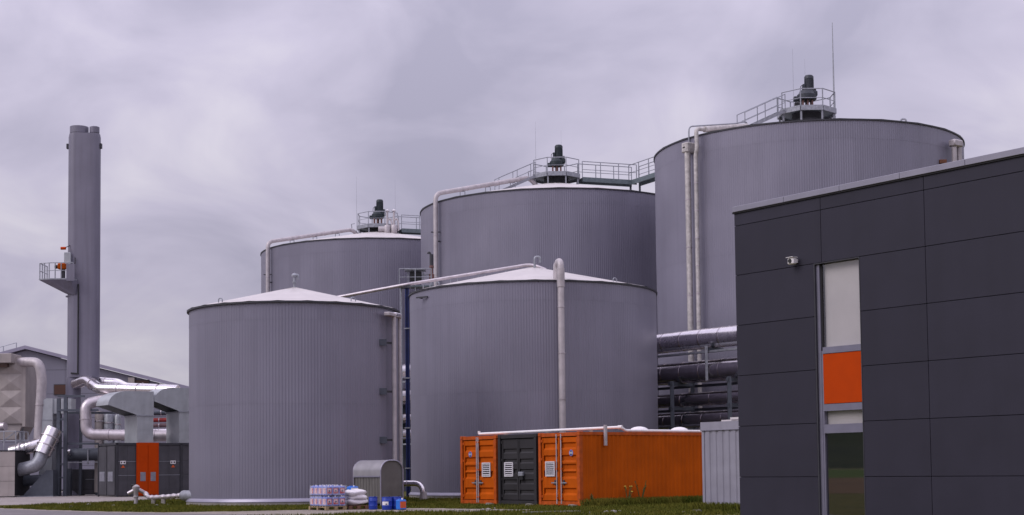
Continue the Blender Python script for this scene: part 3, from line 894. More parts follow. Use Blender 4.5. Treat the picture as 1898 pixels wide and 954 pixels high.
for s in (-98, -92, -86.5, -81, -75, -69, -63.5, -57.9, -53.6, -47, -41, -35, -29):
    for of in ((-0.75, 0.75) if s != -53.6 else (-0.8,)):
        MB().bar(rk(s, 0, of), rk(s, 6.0, of), 0.2, 0.2).build('post', 'steel_blue', t)
    for zz in (3.45, 4.55, 5.85):
        MB().bar(rk(s, zz, -0.95), rk(s, zz, 0.95), 0.16, 0.2).build('cross_beam', 'steel_blue', t)
MB().bar(rk(-104, 5.76, 0.85), rk(-26, 5.76, 0.85), 0.1, 0.14).build('long_beam', 'steel_blue', t)
MB().bar(rk(-104, 4.5, 0.85), rk(-26, 4.5, 0.85), 0.1, 0.14).build('long_beam', 'steel_blue', t)
MB().bar(rk(-104, 7.42, -0.35), rk(-26, 7.42, -0.35), 0.3, 0.1).build('cable_tray', 'galv', t)
MB().bar(rk(-104, 3.2, -0.3), rk(-26, 3.2, -0.3), 0.5, 0.1).build('cable_tray', 'galv', t)
for s in (-96, -89, -82, -75, -68, -61.5, -55.4, -47, -40, -33):
    MB().bar(rk(s, 5.9, -0.62), rk(s, 7.7, -0.62), 0.13, 0.13).build('hanger', 'galv', t)
    MB().bar(rk(s, 7.56, -0.66), rk(s, 7.56, 0.6), 0.12, 0.14).build('saddle_beam', 'steel_blue', t)

#SECTION containers
# ------------------------------------------------------------------ shipping containers
CA = Vector((2.43, 54.17, 0))        # front right foot of the row
CH, CW, CL, GAP = 2.75, 2.44, 6.45, 0.14
def container(label, k, body, rail, style):
    """k = place in the row counted from the lit long side; local x runs along the door front, local y to the rear"""
    org = CA - U * ((k + 1) * CW + k * GAP)
    X = frame(org, RZU)
    t = thing('shipping_container', label, 'container', tuple(org), RZU, 'shipping containers in front of the low tank')
    W, L, H = CW, CL, CH
    def P(name, m, par=None, sm=False): pass
    for x in (0, W - 0.14):
        for y in (0.0, L - 0.16):
            MB(X).box(x, x + 0.14, y, y + 0.16, 0.17, H - 0.14).build('corner_post', rail, t)
            for z in (0.03, H - 0.135):
                MB(X).bbox(x - 0.006, x + 0.166, y - 0.006, y + 0.18, z, z + 0.14, 0.012).build('corner_casting', rail, t)
    for x in (0.01, W - 0.11):
        MB(X).box(x, x + 0.1, 0.18, L - 0.18, H - 0.12, H - 0.01).build('top_rail', rail, t)
        MB(X).box(x, x + 0.1, 0.18, L - 0.18, 0.05, 0.19).build('bottom_rail', rail, t)
    for y in (0.02, L - 0.13):
        MB(X).box(0.17, W - 0.17, y, y + 0.11, H - 0.15, H - 0.012).build('header', rail, t)
        MB(X).box(0.17, W - 0.17, y, y + 0.11, 0.05, 0.2).build('sill', rail, t)
    # corrugated long walls
    for sx in (0, 1):
        b = MB(X)
        pr = []
        y = 0.16
        while y < L - 0.17:
            for fr, dd in ((0, 0.0), (0.07, 0.0), (0.105, 0.02), (0.175, 0.02), (0.21, 0.0)):
                yy = y + fr
                if yy <= L - 0.16: pr.append((dd, yy))
            y += 0.2101
        pr.append((0.0, L - 0.155))
        x0 = 0.025 if sx == 0 else W - 0.025
        sg = 1 if sx == 0 else -1
        V = [(x0 + sg * d, y, 0.19) for d, y in pr] + [(x0 + sg * d, y, H - 0.12) for d, y in pr]
        n = len(pr)
        b.add(V, [(i, i + 1, i + 1 + n, i + n) for i in range(n - 1)])
        b.build('side_wall', body, t)
    MB(X).box(0.1, W - 0.1, L - 0.1, L - 0.06, 0.19, H - 0.14).build('end_wall', body, t)
    b = MB(X)
    n = 24
    for i in range(n):
        x0 = 0.1 + (W - 0.2) * i / n; x1 = x0 + (W - 0.2) / n
        z = H - 0.05 + (0.02 if i % 2 else 0)
        b.box(x0, x1, 0.14, L - 0.14, H - 0.09, z)
    b.build('roof', body, t)
    MB(X).box(0.12, W - 0.12, 0.14, L - 0.14, 0.1, 0.16).build('floor', 'wood_dark', t)
    # door leaves with pressed horizontal bands
    z0, z1 = 0.225, H - 0.185
    split = (W / 2,) if style != 'left' else (W * 0.455,)
    edges = [0.185, split[0] - 0.014, split[0] + 0.014, W - 0.185]
    for li, (xa, xb) in enumerate(((edges[0], edges[1]), (edges[2], edges[3]))):
        b = MB(X)
        yf = 0.06 if body != 'anthracite' else 0.085
        m_ = 0.07
        b.box(xa, xa + m_, yf - 0.012, yf + 0.03, z0, z1); b.box(xb - m_, xb, yf - 0.012, yf + 0.03, z0, z1)
        hh = z1 - z0
        if body == 'anthracite':
            zc = [(0.0, 0)]
            for q in (0.13, 0.30, 0.47, 0.64, 0.81):
                zc += [(q - 0.045, 0.0), (q - 0.02, 0.045), (q + 0.02, 0.045), (q + 0.035, 0.0)]
            zc += [(1.0, 0)]
        else:
            qs = (0.14, 0.40, 0.52, 0.66, 0.86) if (style == 'left' and li == 0) or (style == 'right' and li == 1) else (0.14, 0.42, 0.66, 0.86)
            zc = [(0.0, 0)]
            for q in qs:
                w_ = 0.05
                zc += [(q - w_ - 0.006, 0.0), (q - w_ + 0.03, 0.06), (q + w_ - 0.012, 0.06), (q + w_ + 0.01, 0.0)]
            zc += [(1.0, 0)]
        V, Fc = [], []
        for zf, dd in zc:
            V += [(xa + m_, yf + dd, z0 + hh * zf), (xb - m_, yf + dd, z0 + hh * zf)]
        for i in range(len(zc) - 1):
            Fc.append((2 * i, 2 * i + 1, 2 * i + 3, 2 * i + 2))
        b.add(V, Fc)
        door = b.build('door', body, t)
        # hinges
        hx = xa - 0.01 if li == 0 else xb + 0.01
        for q in (0.06, 0.34, 0.66, 0.95):
            MB(X).box(hx - 0.035, hx + 0.035, yf - 0.035, yf + 0.0, z0 + hh * q - 0.05, z0 + hh * q + 0.05).build('hinge', rail, door)
        if body != 'anthracite':
            lb = [xb - 0.12] if li == 0 else [xa + 0.12]
            if style == 'left': lb = [xb + 0.03] if li == 0 else [xa + 0.11]
            for x in lb:
                MB(X).tube([(x, yf - 0.05, 0.1), (x, yf - 0.05, H - 0.06)], 0.026, 8).build('lock_bar', 'alu_dull', door, True)
                for q in (0.04, 0.5, 0.97):
                    MB(X).box(x - 0.05, x + 0.05, yf - 0.07, yf - 0.015, z0 + hh * q - 0.035, z0 + hh * q + 0.035).build('bar_guide', rail, door)
                sg = -1 if li == 0 else 1
                MB(X).box(min(x, x + sg * 0.32), max(x, x + sg * 0.32), yf - 0.07, yf - 0.045, 0.86, 0.90).build('handle', 'galv', door)
                MB(X).box(x + sg * 0.12 - 0.04, x + sg * 0.12 + 0.04, yf - 0.045, yf - 0.012, 0.80, 0.98).build('handle_catch', 'trim_dark', door)
    yf = 0.06 if body != 'anthracite' else 0.085
    # ventilation grille
    vx = {'left': W * 0.60, 'mid': W * 0.14, 'right': W * 0.16}[style]
    vw, vz0, vz1 = 0.56, 1.12, 1.68
    g = MB(X)
    y0 = yf - 0.045
    g.box(vx, vx + 0.05, y0, yf - 0.013, vz0, vz1); g.box(vx + vw - 0.05, vx + vw, y0, yf - 0.013, vz0, vz1)
    g.box(vx + 0.05, vx + vw - 0.05, y0, yf - 0.013, vz0, vz0 + 0.05); g.box(vx + 0.05, vx + vw - 0.05, y0, yf - 0.013, vz1 - 0.05, vz1)
    gr = g.build('vent_grille', 'vent_white', t)
    MB(X).box(vx + 0.05, vx + vw - 0.05, yf - 0.02, yf - 0.0135, vz0 + 0.05, vz1 - 0.05).build('vent_opening', 'joint', gr)
    for i in range(6):
        z = vz0 + 0.085 + i * 0.076
        MB(X).add([(vx + 0.05, y0 + 0.002, z - 0.012), (vx + vw - 0.05, y0 + 0.002, z - 0.012), (vx + vw - 0.05, y0 + 0.024, z + 0.016), (vx + 0.05, y0 + 0.024, z + 0.016),
                   (vx + 0.05, y0 + 0.006, z - 0.012), (vx + vw - 0.05, y0 + 0.006, z - 0.012), (vx + vw - 0.05, y0 + 0.028, z + 0.016), (vx + 0.05, y0 + 0.028, z + 0.016)],
                  [(0, 1, 2, 3), (7, 6, 5, 4), (0, 4, 5, 1), (2, 6, 7, 3), (0, 3, 7, 4), (1, 5, 6, 2)]).build('slat', 'vent_white', gr)
    # round sticker with an hourglass mark
    if style in ('left', 'right'):
        sx_, sz = (W * 0.255, 2.02) if style == 'left' else (W * 0.775, 1.98)
        yy = yf - 0.002
        def disc(r_, y_, nn=20): return [(sx_ + r_ * cos(2 * pi * i / nn), y_, sz + r_ * sin(2 * pi * i / nn)) for i in range(nn)]
        MB(X).prism(disc(0.115, 0), (0, yy - 0.004, 0), (0, yy, 0)).build('sticker', 'canister', t)
        MB(X).prism(disc(0.07, 0), (0, yy - 0.007, 0), (0, yy - 0.0045, 0)).build('sticker', 'white', t)
        MB(X).prism([(sx_ - 0.05, 0, sz - 0.08), (sx_ + 0.05, 0, sz - 0.08), (sx_ + 0.02, 0, sz), (sx_ + 0.05, 0, sz + 0.08), (sx_ - 0.05, 0, sz + 0.08), (sx_ - 0.02, 0, sz)], (0, yy - 0.010, 0), (0, yy - 0.0075, 0)).build('sticker_mark', 'navy', t)
    if style == 'mid':
        MB(X).bbox(W * 0.545, W * 0.66, yf - 0.13, yf - 0.012, 1.13, 1.3, 0.02).build('lock_box', 'galv', t)
        MB(X).box(W * 0.555, W * 0.65, yf - 0.09, yf - 0.013, 1.0, 1.13).build('lock_shroud', 'black', t)
    # grey blocks under the front sill
    for x in (W - 0.5,):
        MB(X).prism([(x, 0, 0.0), (x + 0.42, 0, 0.0), (x + 0.42, 0, 0.07), (x + 0.12, 0, 0.10)], (0, -0.22, 0), (0, -0.05, 0)).build('foot_block', 'concrete', t)
    return t
container('orange container whose long ribbed side faces the office', 0, 'orange', 'orange_faded', 'right')
container('anthracite container squeezed between two orange ones', 1, 'anthracite', 'anthracite', 'mid')
container('orange container beside the dark one, farthest from the office', 2, 'orange', 'orange_faded', 'left')
# white condensate pipe across the container roofs
XA = frame(CA, RZU)
p0 = at(888, 803.5, 59.6); p1 = at(1157, 793, 55.75)
o = thing('condensate_pipe', 'white plastic pipe lying across the tops of the three containers', 'pipe', tuple(p0))
e1 = CA + V_ * 6.3 + Vector((0, 0, 2.80)) - U * 0.12
m1 = CA + V_ * 2.35 + Vector((0, 0, 2.80)) - U * 0.12
p1 = CA + V_ * 2.15 + Vector((0, 0, 2.93)) - U * 0.14
p0 = Vector((p0.x, p0.y, 2.83))
MB().tube(bend([p0 + UZ * 0.12, p0, p1, m1, e1], 0.08), 0.055, 10).build('pipe_run', 'white', o, True)
MB().tube([p1 - (p1 - p0).normalized() * 0.12, p1 + (p1 - p0).normalized() * 0.05], 0.075, 10).build('elbow_collar', 'white', o, True)
for q in (0.2, 0.5, 0.8):
    c_ = p0.lerp(p1, q); MB().box(c_.x - 0.06, c_.x + 0.06, c_.y - 0.06, c_.y + 0.06, 2.72, c_.z - 0.045).build('pad', 'concrete', o)
q = CA + V_ * 1.2 + U * 0.07
o = thing('downspout', 'short grey downspout stub on the lit side of the orange container', 'pipe', (q.x, q.y, 2.0))
MB().tube([(q.x, q.y, 2.24), (q.x, q.y, 3.0)], 0.07, 12).build('pipe_run', 'alu_dull', o, True)
for px_, lab in ((3.6, 'white roof fan dome on the orange container, beyond the downspout'), (5.7, 'white roof fan dome on the orange container nearest the grey shed')):
    c_ = CA + V_ * px_ - U * 0.75
    o = thing('roof_dome', lab, 'dome', (c_.x, c_.y, CH - 0.03), 0, 'white domes on the container roof')
    MB().lathe([(0.30, -0.03), (0.30, 0.06)], 20, (c_.x, c_.y, CH)).build('upstand', 'white', o, True)
    MB().lathe([(0.36, 0.06), (0.36, 0.10), (0.31, 0.16), (0.2, 0.21), (0.06, 0.235)], 24, (c_.x, c_.y, CH)).build('cap', 'white', o, True)

#SECTION shed
# ------------------------------------------------------------------ ribbed shed beside the office
SO = Vector((6.11, 47.96, 0))
XS = frame(SO, RZU)
t = thing('metal_shed', 'pale grey ribbed steel shed at the corner of the dark office', 'shed', tuple(SO), RZU)
SW, SDP, SH = 2.5, 1.6, 2.84
MB(XS).box(0.02, SW - 0.02, 0.03, SDP, 0, SH - 0.28).build('body', 'shed', t)
MB(XS).box(0, 0.1, 0, 0.03, 0, SH - 0.27).build('corner_strip', 'shed', t)
x = 0.1
while x < SW - 0.2:
    MB(XS).prism([(x + 0.05, 0.03, 0), (x + 0.08, 0.0, 0), (x + 0.24, 0.0, 0), (x + 0.27, 0.03, 0)], (0, 0, 0.0), (0, 0, SH - 0.27)).build('ribbed_panel', 'shed', t)
    x += 0.29
MB(XS).box(-0.02, SW + 0.02, -0.03, SDP, SH - 0.27, SH).build('fascia', 'shed', t)
MB(XS).box(-0.03, SW + 0.03, -0.04, 0.0, SH - 0.275, SH - 0.25).build('drip_edge', 'coping', t)
MB(XS).box(0.6, SW, 0.3, SDP, SH, SH + 0.06).build('roof_sheet', 'roof_sheet', t)
MB(XS).box(1.05, SW, 0.25, SDP - 0.2, SH + 0.06, SH + 0.13).build('roof_sheet', 'roof_sheet', t)

#SECTION office
# ------------------------------------------------------------------ dark office building
OC = Vector((4.87, 32.0, 0))
XO = frame(OC, RZU)
OL, OD, OH = 15.0, 10.0, 6.93
t = thing('office_building', 'anthracite panel clad office with a tall window strip and an orange spandrel', 'building', tuple(OC), RZU)
WX0, WX1, WTOP = 2.22, 3.42, 5.50
rows = [0.06, 1.16, 2.25, 3.34, 4.43, 5.52, 6.60]
b = MB(XO)                                               # core behind the panels, with the window bay left open
b.box(0.05, WX0, 0.06, OD, 0, OH - 0.1); b.box(WX1, OL, 0.06, OD, 0, OH - 0.1)
b.box(WX0, WX1, 0.06, 0.5, WTOP + 0.02, OH - 0.1); b.box(WX0, WX1, 4.0, OD, 0, OH - 0.1)
b.box(WX0, WX1, 0.5, 4.0, WTOP + 0.05, OH - 0.1); b.box(WX0, WX1, 0.2, 4.0, 3.0, 3.3); b.box(WX0, WX1, 0.2, 4.0, -0.1, 0.06)
b.build('core', 'joint', t)
def panel(x0, x1, z0, z1):
    g = 0.005
    MB(XO).bbox(x0 + g, x1 - g, 0.0, 0.045, z0 + g, z1 - g, 0.004).build('facade_panel', 'facade', t)
cols = [0.0, 2.44, 5.01, 7.58, 10.15, 12.72, 15.0]
for r_ in range(6):
    z0, z1 = rows[r_], rows[r_ + 1]
    for c_ in range(6):
        x0, x1 = cols[c_], cols[c_ + 1]
        if r_ < 5:
            if c_ == 0: x1 = WX0
            if c_ == 1: x0 = WX1
        panel(x0, x1, z0, z1)
for c_ in range(6): panel(cols[c_], cols[c_ + 1], 6.60, OH - 0.04)
MB(XO).box(-0.0, 0.045, 0.05, OD, 0.06, OH - 0.05).build('end_cladding', 'facade', t)
for k in range(10):
    MB(XO).bbox(-0.01 + k * 1.5, min(OL, -0.01 + k * 1.5 + 1.493), -0.05, 0.35, OH - 0.03, OH + 0.09, 0.006).build('coping', 'coping', t)
MB(XO).box(-0.03, OL, -0.03, 0.05, OH - 0.06, OH - 0.03).build('shadow_gap', 'joint', t)
MB(XO).box(0.2, OL, 0.36, OD, OH - 0.1, OH + 0.02).build('roof', 'trim_dark', t)
# window strip
w = MB(XO).box(WX0, WX0 + 0.03, 0.0, 0.16, 0.06, WTOP).box(WX1 - 0.02, WX1, 0.0, 0.16, 0.06, WTOP).box(WX0, WX1, 0.0, 0.16, WTOP, WTOP + 0.02).build('window', 'trim_dark', t)
GX0, GX1 = WX0 + 0.15, WX1 - 0.04
b = MB(XO)
b.box(WX0 + 0.03, WX0 + 0.11, 0.05, 0.16, 0.06, WTOP).box(GX1, WX1 - 0.02, 0.05, 0.16, 0.06, WTOP)
b.build('frame', 'frame', w)
MB(XO).box(WX0 + 0.11, GX0, 0.08, 0.16, 3.72, WTOP).build('gasket', 'joint', w)
MB(XO).box(WX0 + 0.11, GX0, 0.06, 0.16, 0.06, 3.72).build('frame', 'frame', w)
for z0, z1, y in ((3.66, 3.72, 0.045), (3.72, 3.79, 0.055), (2.49, 2.56, 0.045), (2.56, 2.63, 0.055), (2.04, 2.13, 0.045), (2.13, 2.22, 0.055), (0.06, 0.14, 0.05)):
    MB(XO).box(GX0, GX1, y, 0.16, z0, z1).build('transom', 'frame', w)
MB(XO).box(GX0 + 0.005, GX1 - 0.005, 0.055, 0.09, 2.64, 3.65).build('spandrel_panel', 'orange_panel', w)
for z0, z1, m_ in ((3.79, 5.49, 'glass'), (2.22, 2.49, 'glass'), (0.14, 2.04, 'glass_tinted')):
    MB(XO).add([(GX0, 0.10, z0), (GX1, 0.10, z0), (GX1, 0.10, z1), (GX0, 0.10, z1)], [(0, 1, 2, 3)]).build('pane', m_, w, recalc=False)
MB(XO).box(GX0, GX1, 0.17, 0.18, 3.7, 5.5).build('blind', 'blind', w)
MB(XO).box(GX0, GX1, 0.17, 0.18, 2.15, 2.52).build('blind', 'blind', w)
# flecks on the panels
# camera
q = OC + U * 1.78 + V_ * -0.02
X = frame((q.x, q.y, 5.62), RZU)
o = thing('security_camera', 'small white security camera on the dark office wall', 'camera', (q.x, q.y, 5.62), RZU)
MB(X).box(-0.03, 0.03, -0.06, 0.018, -0.03, 0.05).build('bracket', 'white', o)
MB(X).bbox(-0.10, 0.07, -0.17, -0.05, -0.07, 0.07, 0.02).build('housing', 'white', o)
MB(X).tube([(-0.02, -0.171, 0.0), (-0.02, -0.185, 0.0)], 0.045, 12).build('lens', 'black', o, True)
MB(X).box(-0.11, 0.08, -0.2, -0.04, 0.07, 0.08).build('sun_hood', 'white', o)

#SECTION goods
# ------------------------------------------------------------------ pallets, canisters, sacks, drums
def pallet(label, org, rz, wm, L=1.2, W=0.85):
    X = frame(org, rz)
    t = thing('pallet', label, 'pallet', org, rz, 'wooden pallets beside the arched shelter')
    for i in range(7):
        y = i * (W - 0.1) / 6
        MB(X).box(0, L, y, y + 0.1, 0.115, 0.137).build('deck_board', wm, t)
    for y in (0, W / 2 - 0.05, W - 0.1):
        for x in (0, L / 2 - 0.07, L - 0.14):
            MB(X).box(x, x + 0.14, y, y + 0.1, 0.022, 0.093).build('block', wm, t)
        MB(X).box(0, L, y, y + 0.1, 0, 0.022).build('bottom_board', wm, t)
    for x in (0, L / 2 - 0.07, L - 0.14):
        MB(X).box(x, x + 0.14, 0, W, 0.093, 0.115).build('stringer_board', wm, t)
    return t
# first pallet: near corner at pixel 604; local x along -U (to the rear left), local y along V_
PR = atan2(0.8, -0.6)                                    # local x = -U ; local y = -V_
def PX(org): return frame(org, PR)
c0 = at(604, 945, 53.1); c0 = Vector((c0.x, c0.y, 0.008))
# use a frame whose x axis is V_ and y axis is -U
RV = atan2(0.6, 0.8)
def RVX(org): return frame(org, RV)
pallet('pale wooden pallet under the shrink wrapped blue canisters', tuple(c0), RV, 'wood', 0.86, 1.25)
zt = 0.145 + 0.008
def canister(X, x, y, z, w, d, h, lab, grp, body, lmat, lm2=None, sides=('y',)):
    org = X @ Vector((x, y, z))
    t = thing('canister', lab, 'canister', tuple(org), RV, grp)
    MB(X).bbox(x, x + w, y, y + d, z, z + h * 0.86, 0.03).build('body', body, t)
    MB(X).prism([(x + 0.04, 0, z + h * 0.85), (x + w - 0.04, 0, z + h * 0.85), (x + w - 0.07, 0, z + h * 0.95), (x + 0.07, 0, z + h * 0.95)], (0, y + d * 0.42, 0), (0, y + d * 0.58, 0)).build('handle', body, t)
    MB(X).tube([(x + w * 0.5, y + d * 0.2, z + h * 0.85), (x + w * 0.5, y + d * 0.2, z + h)], 0.03, 8).build('cap', 'white', t)
    for s in sides:
        if s == 'y':
            MB(X).box(x + 0.03, x + w - 0.03, y - 0.002, y + 0.001, z + h * 0.16, z + h * 0.70).build('label', lmat, t)
            if lm2:
                MB(X).box(x + 0.06, x + w - 0.06, y - 0.005, y - 0.0025, z + h * 0.34, z + h * 0.64).build('label_print', lm2, t)
                cx_ = x + w * 0.5; zz = z + h * 0.42
                MB(X).prism([(cx_ - 0.04, 0, zz), (cx_, 0, zz - 0.04), (cx_ + 0.04, 0, zz), (cx_, 0, zz + 0.04)], (0, y - 0.008, 0), (0, y - 0.0055, 0)).build('hazard_mark', 'navy', t)
        else:
            MB(X).box(x - 0.002, x + 0.001, y + 0.03, y + d - 0.03, z + h * 0.16, z + h * 0.70).build('label', lm2 or lmat, t)
            MB(X).box(x - 0.005, x - 0.0025, y + 0.05, y + 0.10, z + h * 0.2, z + h * 0.66).build('label_stripe', lmat, t)
    return t
XP = RVX(c0)
for lay in range(2):
    for i in range(3):
        for j in range(4):
            sides = (['y'] if j == 0 else []) + (['x'] if i == 0 else [])
            canister(XP, 0.03 + i * 0.268, 0.03 + j * 0.298, 0.145 + lay * 0.385, 0.26, 0.285, 0.375,
                     'blue canister with red hazard label in the %s wrapped layer' % ('lower', 'upper')[lay], 'wrapped canisters on the %s layer' % ('lower', 'upper')[lay], 'canister', 'red_label', 'pink_label', sides)
fm = MB(XP)
for lay in range(2):
    za, zb_ = 0.15 + lay * 0.385, 0.15 + lay * 0.385 + 0.355
    V, Fc = [], []
    rd = random.Random(4 + lay)
    per = [(x, 0.012) for x in [0.012 + i * 0.085 for i in range(11)]] + [(0.872, 0.012 + i * 0.1) for i in range(1, 13)]
    per += [(0.872 - i * 0.085, 1.235) for i in range(1, 11)] + [(0.012, 1.235 - i * 0.1) for i in range(1, 12)]
    n = len(per)
    for k in range(5):
        for x, y in per:
            q = 0.008
            V.append((x + rd.uniform(-q, q), y + rd.uniform(-q, q), za + (zb_ - za) * k / 4))
    for k in range(4):
        for i in range(n): Fc.append((k * n + i, k * n + (i + 1) % n, (k + 1) * n + (i + 1) % n, (k + 1) * n + i))
    fm.add(V, Fc)
tag(fm.build('shrink_film', 'film', smooth=True, ang=60), 'clear crinkled shrink film round the two layers of canisters', 'film')
# second pallet with white sacks
c1_ = c0 + V_ * 1.05 - U * 0.15 + Vector((0, 0, 0))
pallet('darker wooden pallet under the white sacks', tuple(c1_), RV, 'wood_dark', 0.82, 1.15)
def sack(X, cx, cy, cz, lx, ly, lz, rot, lab, seed):
    rd = random.Random(seed)
    org = X @ Vector((cx, cy, cz))
    t = thing('sack', lab, 'sack', tuple(org), RV, 'white sacks stacked on the darker pallet')
    V, Fc = [], []
    nu, nv = 20, 12
    ph = [rd.uniform(0, 6) for _ in range(6)]
    for i in range(nv + 1):
        for k in range(nu):
            a = 2 * pi * k / nu
            e = -pi / 2 + pi * i / nv
            ce = abs(cos(e)) ** 0.55
            x = lx / 2 * ce * math.copysign(abs(cos(a)) ** 0.45, cos(a))
            y = ly / 2 * ce * math.copysign(abs(sin(a)) ** 0.45, sin(a))
            edge = max(abs(x) / (lx / 2), abs(y) / (ly / 2))
            z = lz / 2 * math.copysign(abs(sin(e)) ** 0.75, sin(e)) * (1 - 0.35 * edge ** 3)
            z += 0.024 * sin(7 * x / lx + ph[0]) + 0.022 * sin(9 * y / ly + ph[1]) + 0.014 * sin(16 * (x + y) + ph[2])
            x += 0.035 * sin(11 * y + ph[3]); y += 0.03 * sin(10 * x + ph[4])
            V.append((cx + x * cos(rot) - y * sin(rot), cy + x * sin(rot) + y * cos(rot), cz + lz / 2 + z))
    for i in range(nv):
        for k in range(nu): Fc.append((i * nu + k, i * nu + (k + 1) % nu, (i + 1) * nu + (k + 1) % nu, (i + 1) * nu + k))
    MB(X).add(V, Fc).build('bag', 'sack', t, True, 180)
    s = 1
    ex = Vector((lx / 2 * 0.96, 0, 0))
    pts = [(cx + (lx / 2 * 0.93) * cos(rot) - q * sin(rot), cy + (lx / 2 * 0.93) * sin(rot) + q * cos(rot)) for q in (-ly * 0.4, -ly * 0.15, ly * 0.15, ly * 0.4)]
    pt2 = [(cx + (lx / 2 * 1.1) * cos(rot) - q * sin(rot), cy + (lx / 2 * 1.1) * sin(rot) + q * cos(rot)) for q in (-ly * 0.46, -ly * 0.15, ly * 0.15, ly * 0.46)]
    V = [(x, y, cz + lz * 0.5) for x, y in pts] + [(x, y, cz + lz * (0.5 + 0.25 * (-1) ** i)) for i, (x, y) in enumerate(pt2)]
    MB(X).add(V, [(i, i + 1, i + 5, i + 4) for i in range(3)]).build('sewn_end', 'sack', t, True, 180)
XQ = RVX(c1_)
for k, (w_, rot, dx, dy, hz) in enumerate(((0.88, 0.05, 0.0, 0.0, 0.20), (0.80, -0.10, 0.0, 0.02, 0.21), (0.84, 0.16, -0.04, 0.0, 0.22))):
    sack(XQ, 0.42 + dx, 0.30 + dy, 0.138 + k * 0.165, w_, 0.60, hz * 1.15, rot, 'plump white plastic sack, %s of the pile on the darker pallet' % ('bottom one', 'middle one', 'topmost')[k], 20 + k)
canister(XQ, 0.48, 0.70, 0.143, 0.33, 0.28, 0.40, 'blue canister behind the white sacks, standing low on the pallet', None, 'blue_bright', 'white', None, ('y',))
canister(XQ, 0.46, 0.69, 0.548, 0.36, 0.28, 0.32, 'bright blue canister showing above the white sacks', None, 'blue_bright', 'white', None, ('y',))
def drum(label, p, r_, h, body='blue_plastic', labm=None, ang=-100):
    p = Vector(p)
    t = thing('drum', label, 'drum', tuple(p), 0, 'blue plastic drums by the arched shelter')
    MB().lathe([(r_ * 0.93, 0.0), (r_, 0.03), (r_, h * 0.28), (r_ * 1.035, h * 0.31), (r_, h * 0.34), (r_, h * 0.66), (r_ * 1.035, h * 0.69), (r_, h * 0.72), (r_, h * 0.93), (r_ * 0.9, h * 0.985)], 24, p).build('body', body, t, True)
    MB().lathe([(r_ * 0.98, h * 0.93), (r_ * 1.06, h * 0.94), (r_ * 1.06, h * 0.985), (r_ * 0.8, h)], 24, p).build('lid', body, t, True)
    MB().lathe([(0.03, h * 0.99), (0.03, h * 1.05)], 8, p + Vector((r_ * 0.45, -r_ * 0.2, 0))).build('bung', 'black', t, True)
    if labm:
        V = []
        for k in range(7):
            a = radians(ang - 38 + 76 * k / 6)
            for z in (h * 0.37, h * 0.64): V.append((p.x + (r_ + 0.004) * cos(a), p.y + (r_ + 0.004) * sin(a), p.z + z))
        MB().add(V, [(2 * k, 2 * k + 2, 2 * k + 3, 2 * k + 1) for k in range(6)]).build('label', labm, t, True)
        a = radians(ang + 15)
        MB(Matrix.Translation(p)).box((r_ + 0.006) * cos(a) - 0.03, (r_ + 0.006) * cos(a) + 0.03, (r_ + 0.006) * sin(a) - 0.012, (r_ + 0.006) * sin(a), h * 0.41, h * 0.48).build('label_mark', 'navy', t)
    return t
d0 = at(691.5, 943, 53.6); drum('blue plastic drum standing alone beside the white sacks', (d0.x, d0.y, 0.006), 0.155, 0.46)
d1 = at(717.5, 944, 53.0); drum('blue plastic drum with a white label in front of the shelter', (d1.x, d1.y, 0.006), 0.185, 0.46, labm='white', ang=-108)
d2 = at(735, 944, 53.2); drum('plain blue plastic drum between the labelled drum and the orange labelled can', (d2.x, d2.y, 0.006), 0.175, 0.46)
d3 = at(740.5, 946, 52.6)
canister(RVX((d3.x, d3.y, 0.006)), 0, 0, 0, 0.30, 0.26, 0.42, 'blue can with an orange label beside the drums', None, 'blue_bright', 'orange_label', None, ('y',))

# ------------------------------------------------------------------ arched shelter
so = at(706, 940, 57.6); so = Vector((so.x, so.y, 0))
X = Matrix(((V_.x, -U.x, 0, so.x), (V_.y, -U.y, 0, so.y), (0, 0, 1, 0), (0, 0, 0, 1)))     # x along the arched end, y along the barrel
t = thing('pump_shelter', 'grey barrel roofed metal shelter against the small tank', 'shelter', tuple(so), RV)
SWd, SLn, SHt, SR = 1.02, 2.05, 1.80, 0.42
prof = [(0, 0.0), (0, SHt - SR)] + [(SR + SR * cos(a), SHt - SR + SR * sin(a)) for a in [pi - pi / 2 * i / 8 for i in range(1, 9)]] + [(SWd - SR + SR * cos(a), SHt - SR + SR * sin(a)) for a in [pi / 2 - pi / 2 * i / 8 for i in range(0, 9)]] + [(SWd, 0)]
MB(X).prism([(x, 0, z) for x, z in prof[1:-1]] + [(SWd - 0.0, 0, 0.02), (0.0, 0, 0.02)], (0, 0.03, 0), (0, 0.05, 0)).build('end_panel', 'shelter', t)
MB(X).prism([(x, 0, z) for x, z in prof[1:-1]] + [(SWd - 0.0, 0, 0.02), (0.0, 0, 0.02)], (0, SLn - 0.05, 0), (0, SLn - 0.03, 0)).build('end_panel', 'shelter', t)
n = len(prof)
ro = MB(X)
pr2 = [(-0.02, SHt - SR - 0.18)] + [(x * 1.0 - 0.02 if x < 0.01 else (x + 0.02 if x > SWd - 0.01 else x), z + 0.02) for x, z in prof[1:-1]] + [(SWd + 0.02, 0.03)]
V = [(x, 0.0, z) for x, z in pr2] + [(x, SLn, z) for x, z in pr2]
m_ = len(pr2)
ro.add(V, [(i, i + 1, i + 1 + m_, i + m_) for i in range(m_ - 1)])
ro.build('barrel_roof', 'shelter_roof', t, True, 60)
for y in (0.0, SLn):
    MB(X).tube([(x, y, z) for x, z in prof], 0.028, 8).build('arch_frame', 'skirt', t, True)
MB(X).box(-0.03, 0.01, 0.03, SLn - 0.03, SHt - SR - 0.23, SHt - SR - 0.17).build('gutter_rail', 'skirt', t)
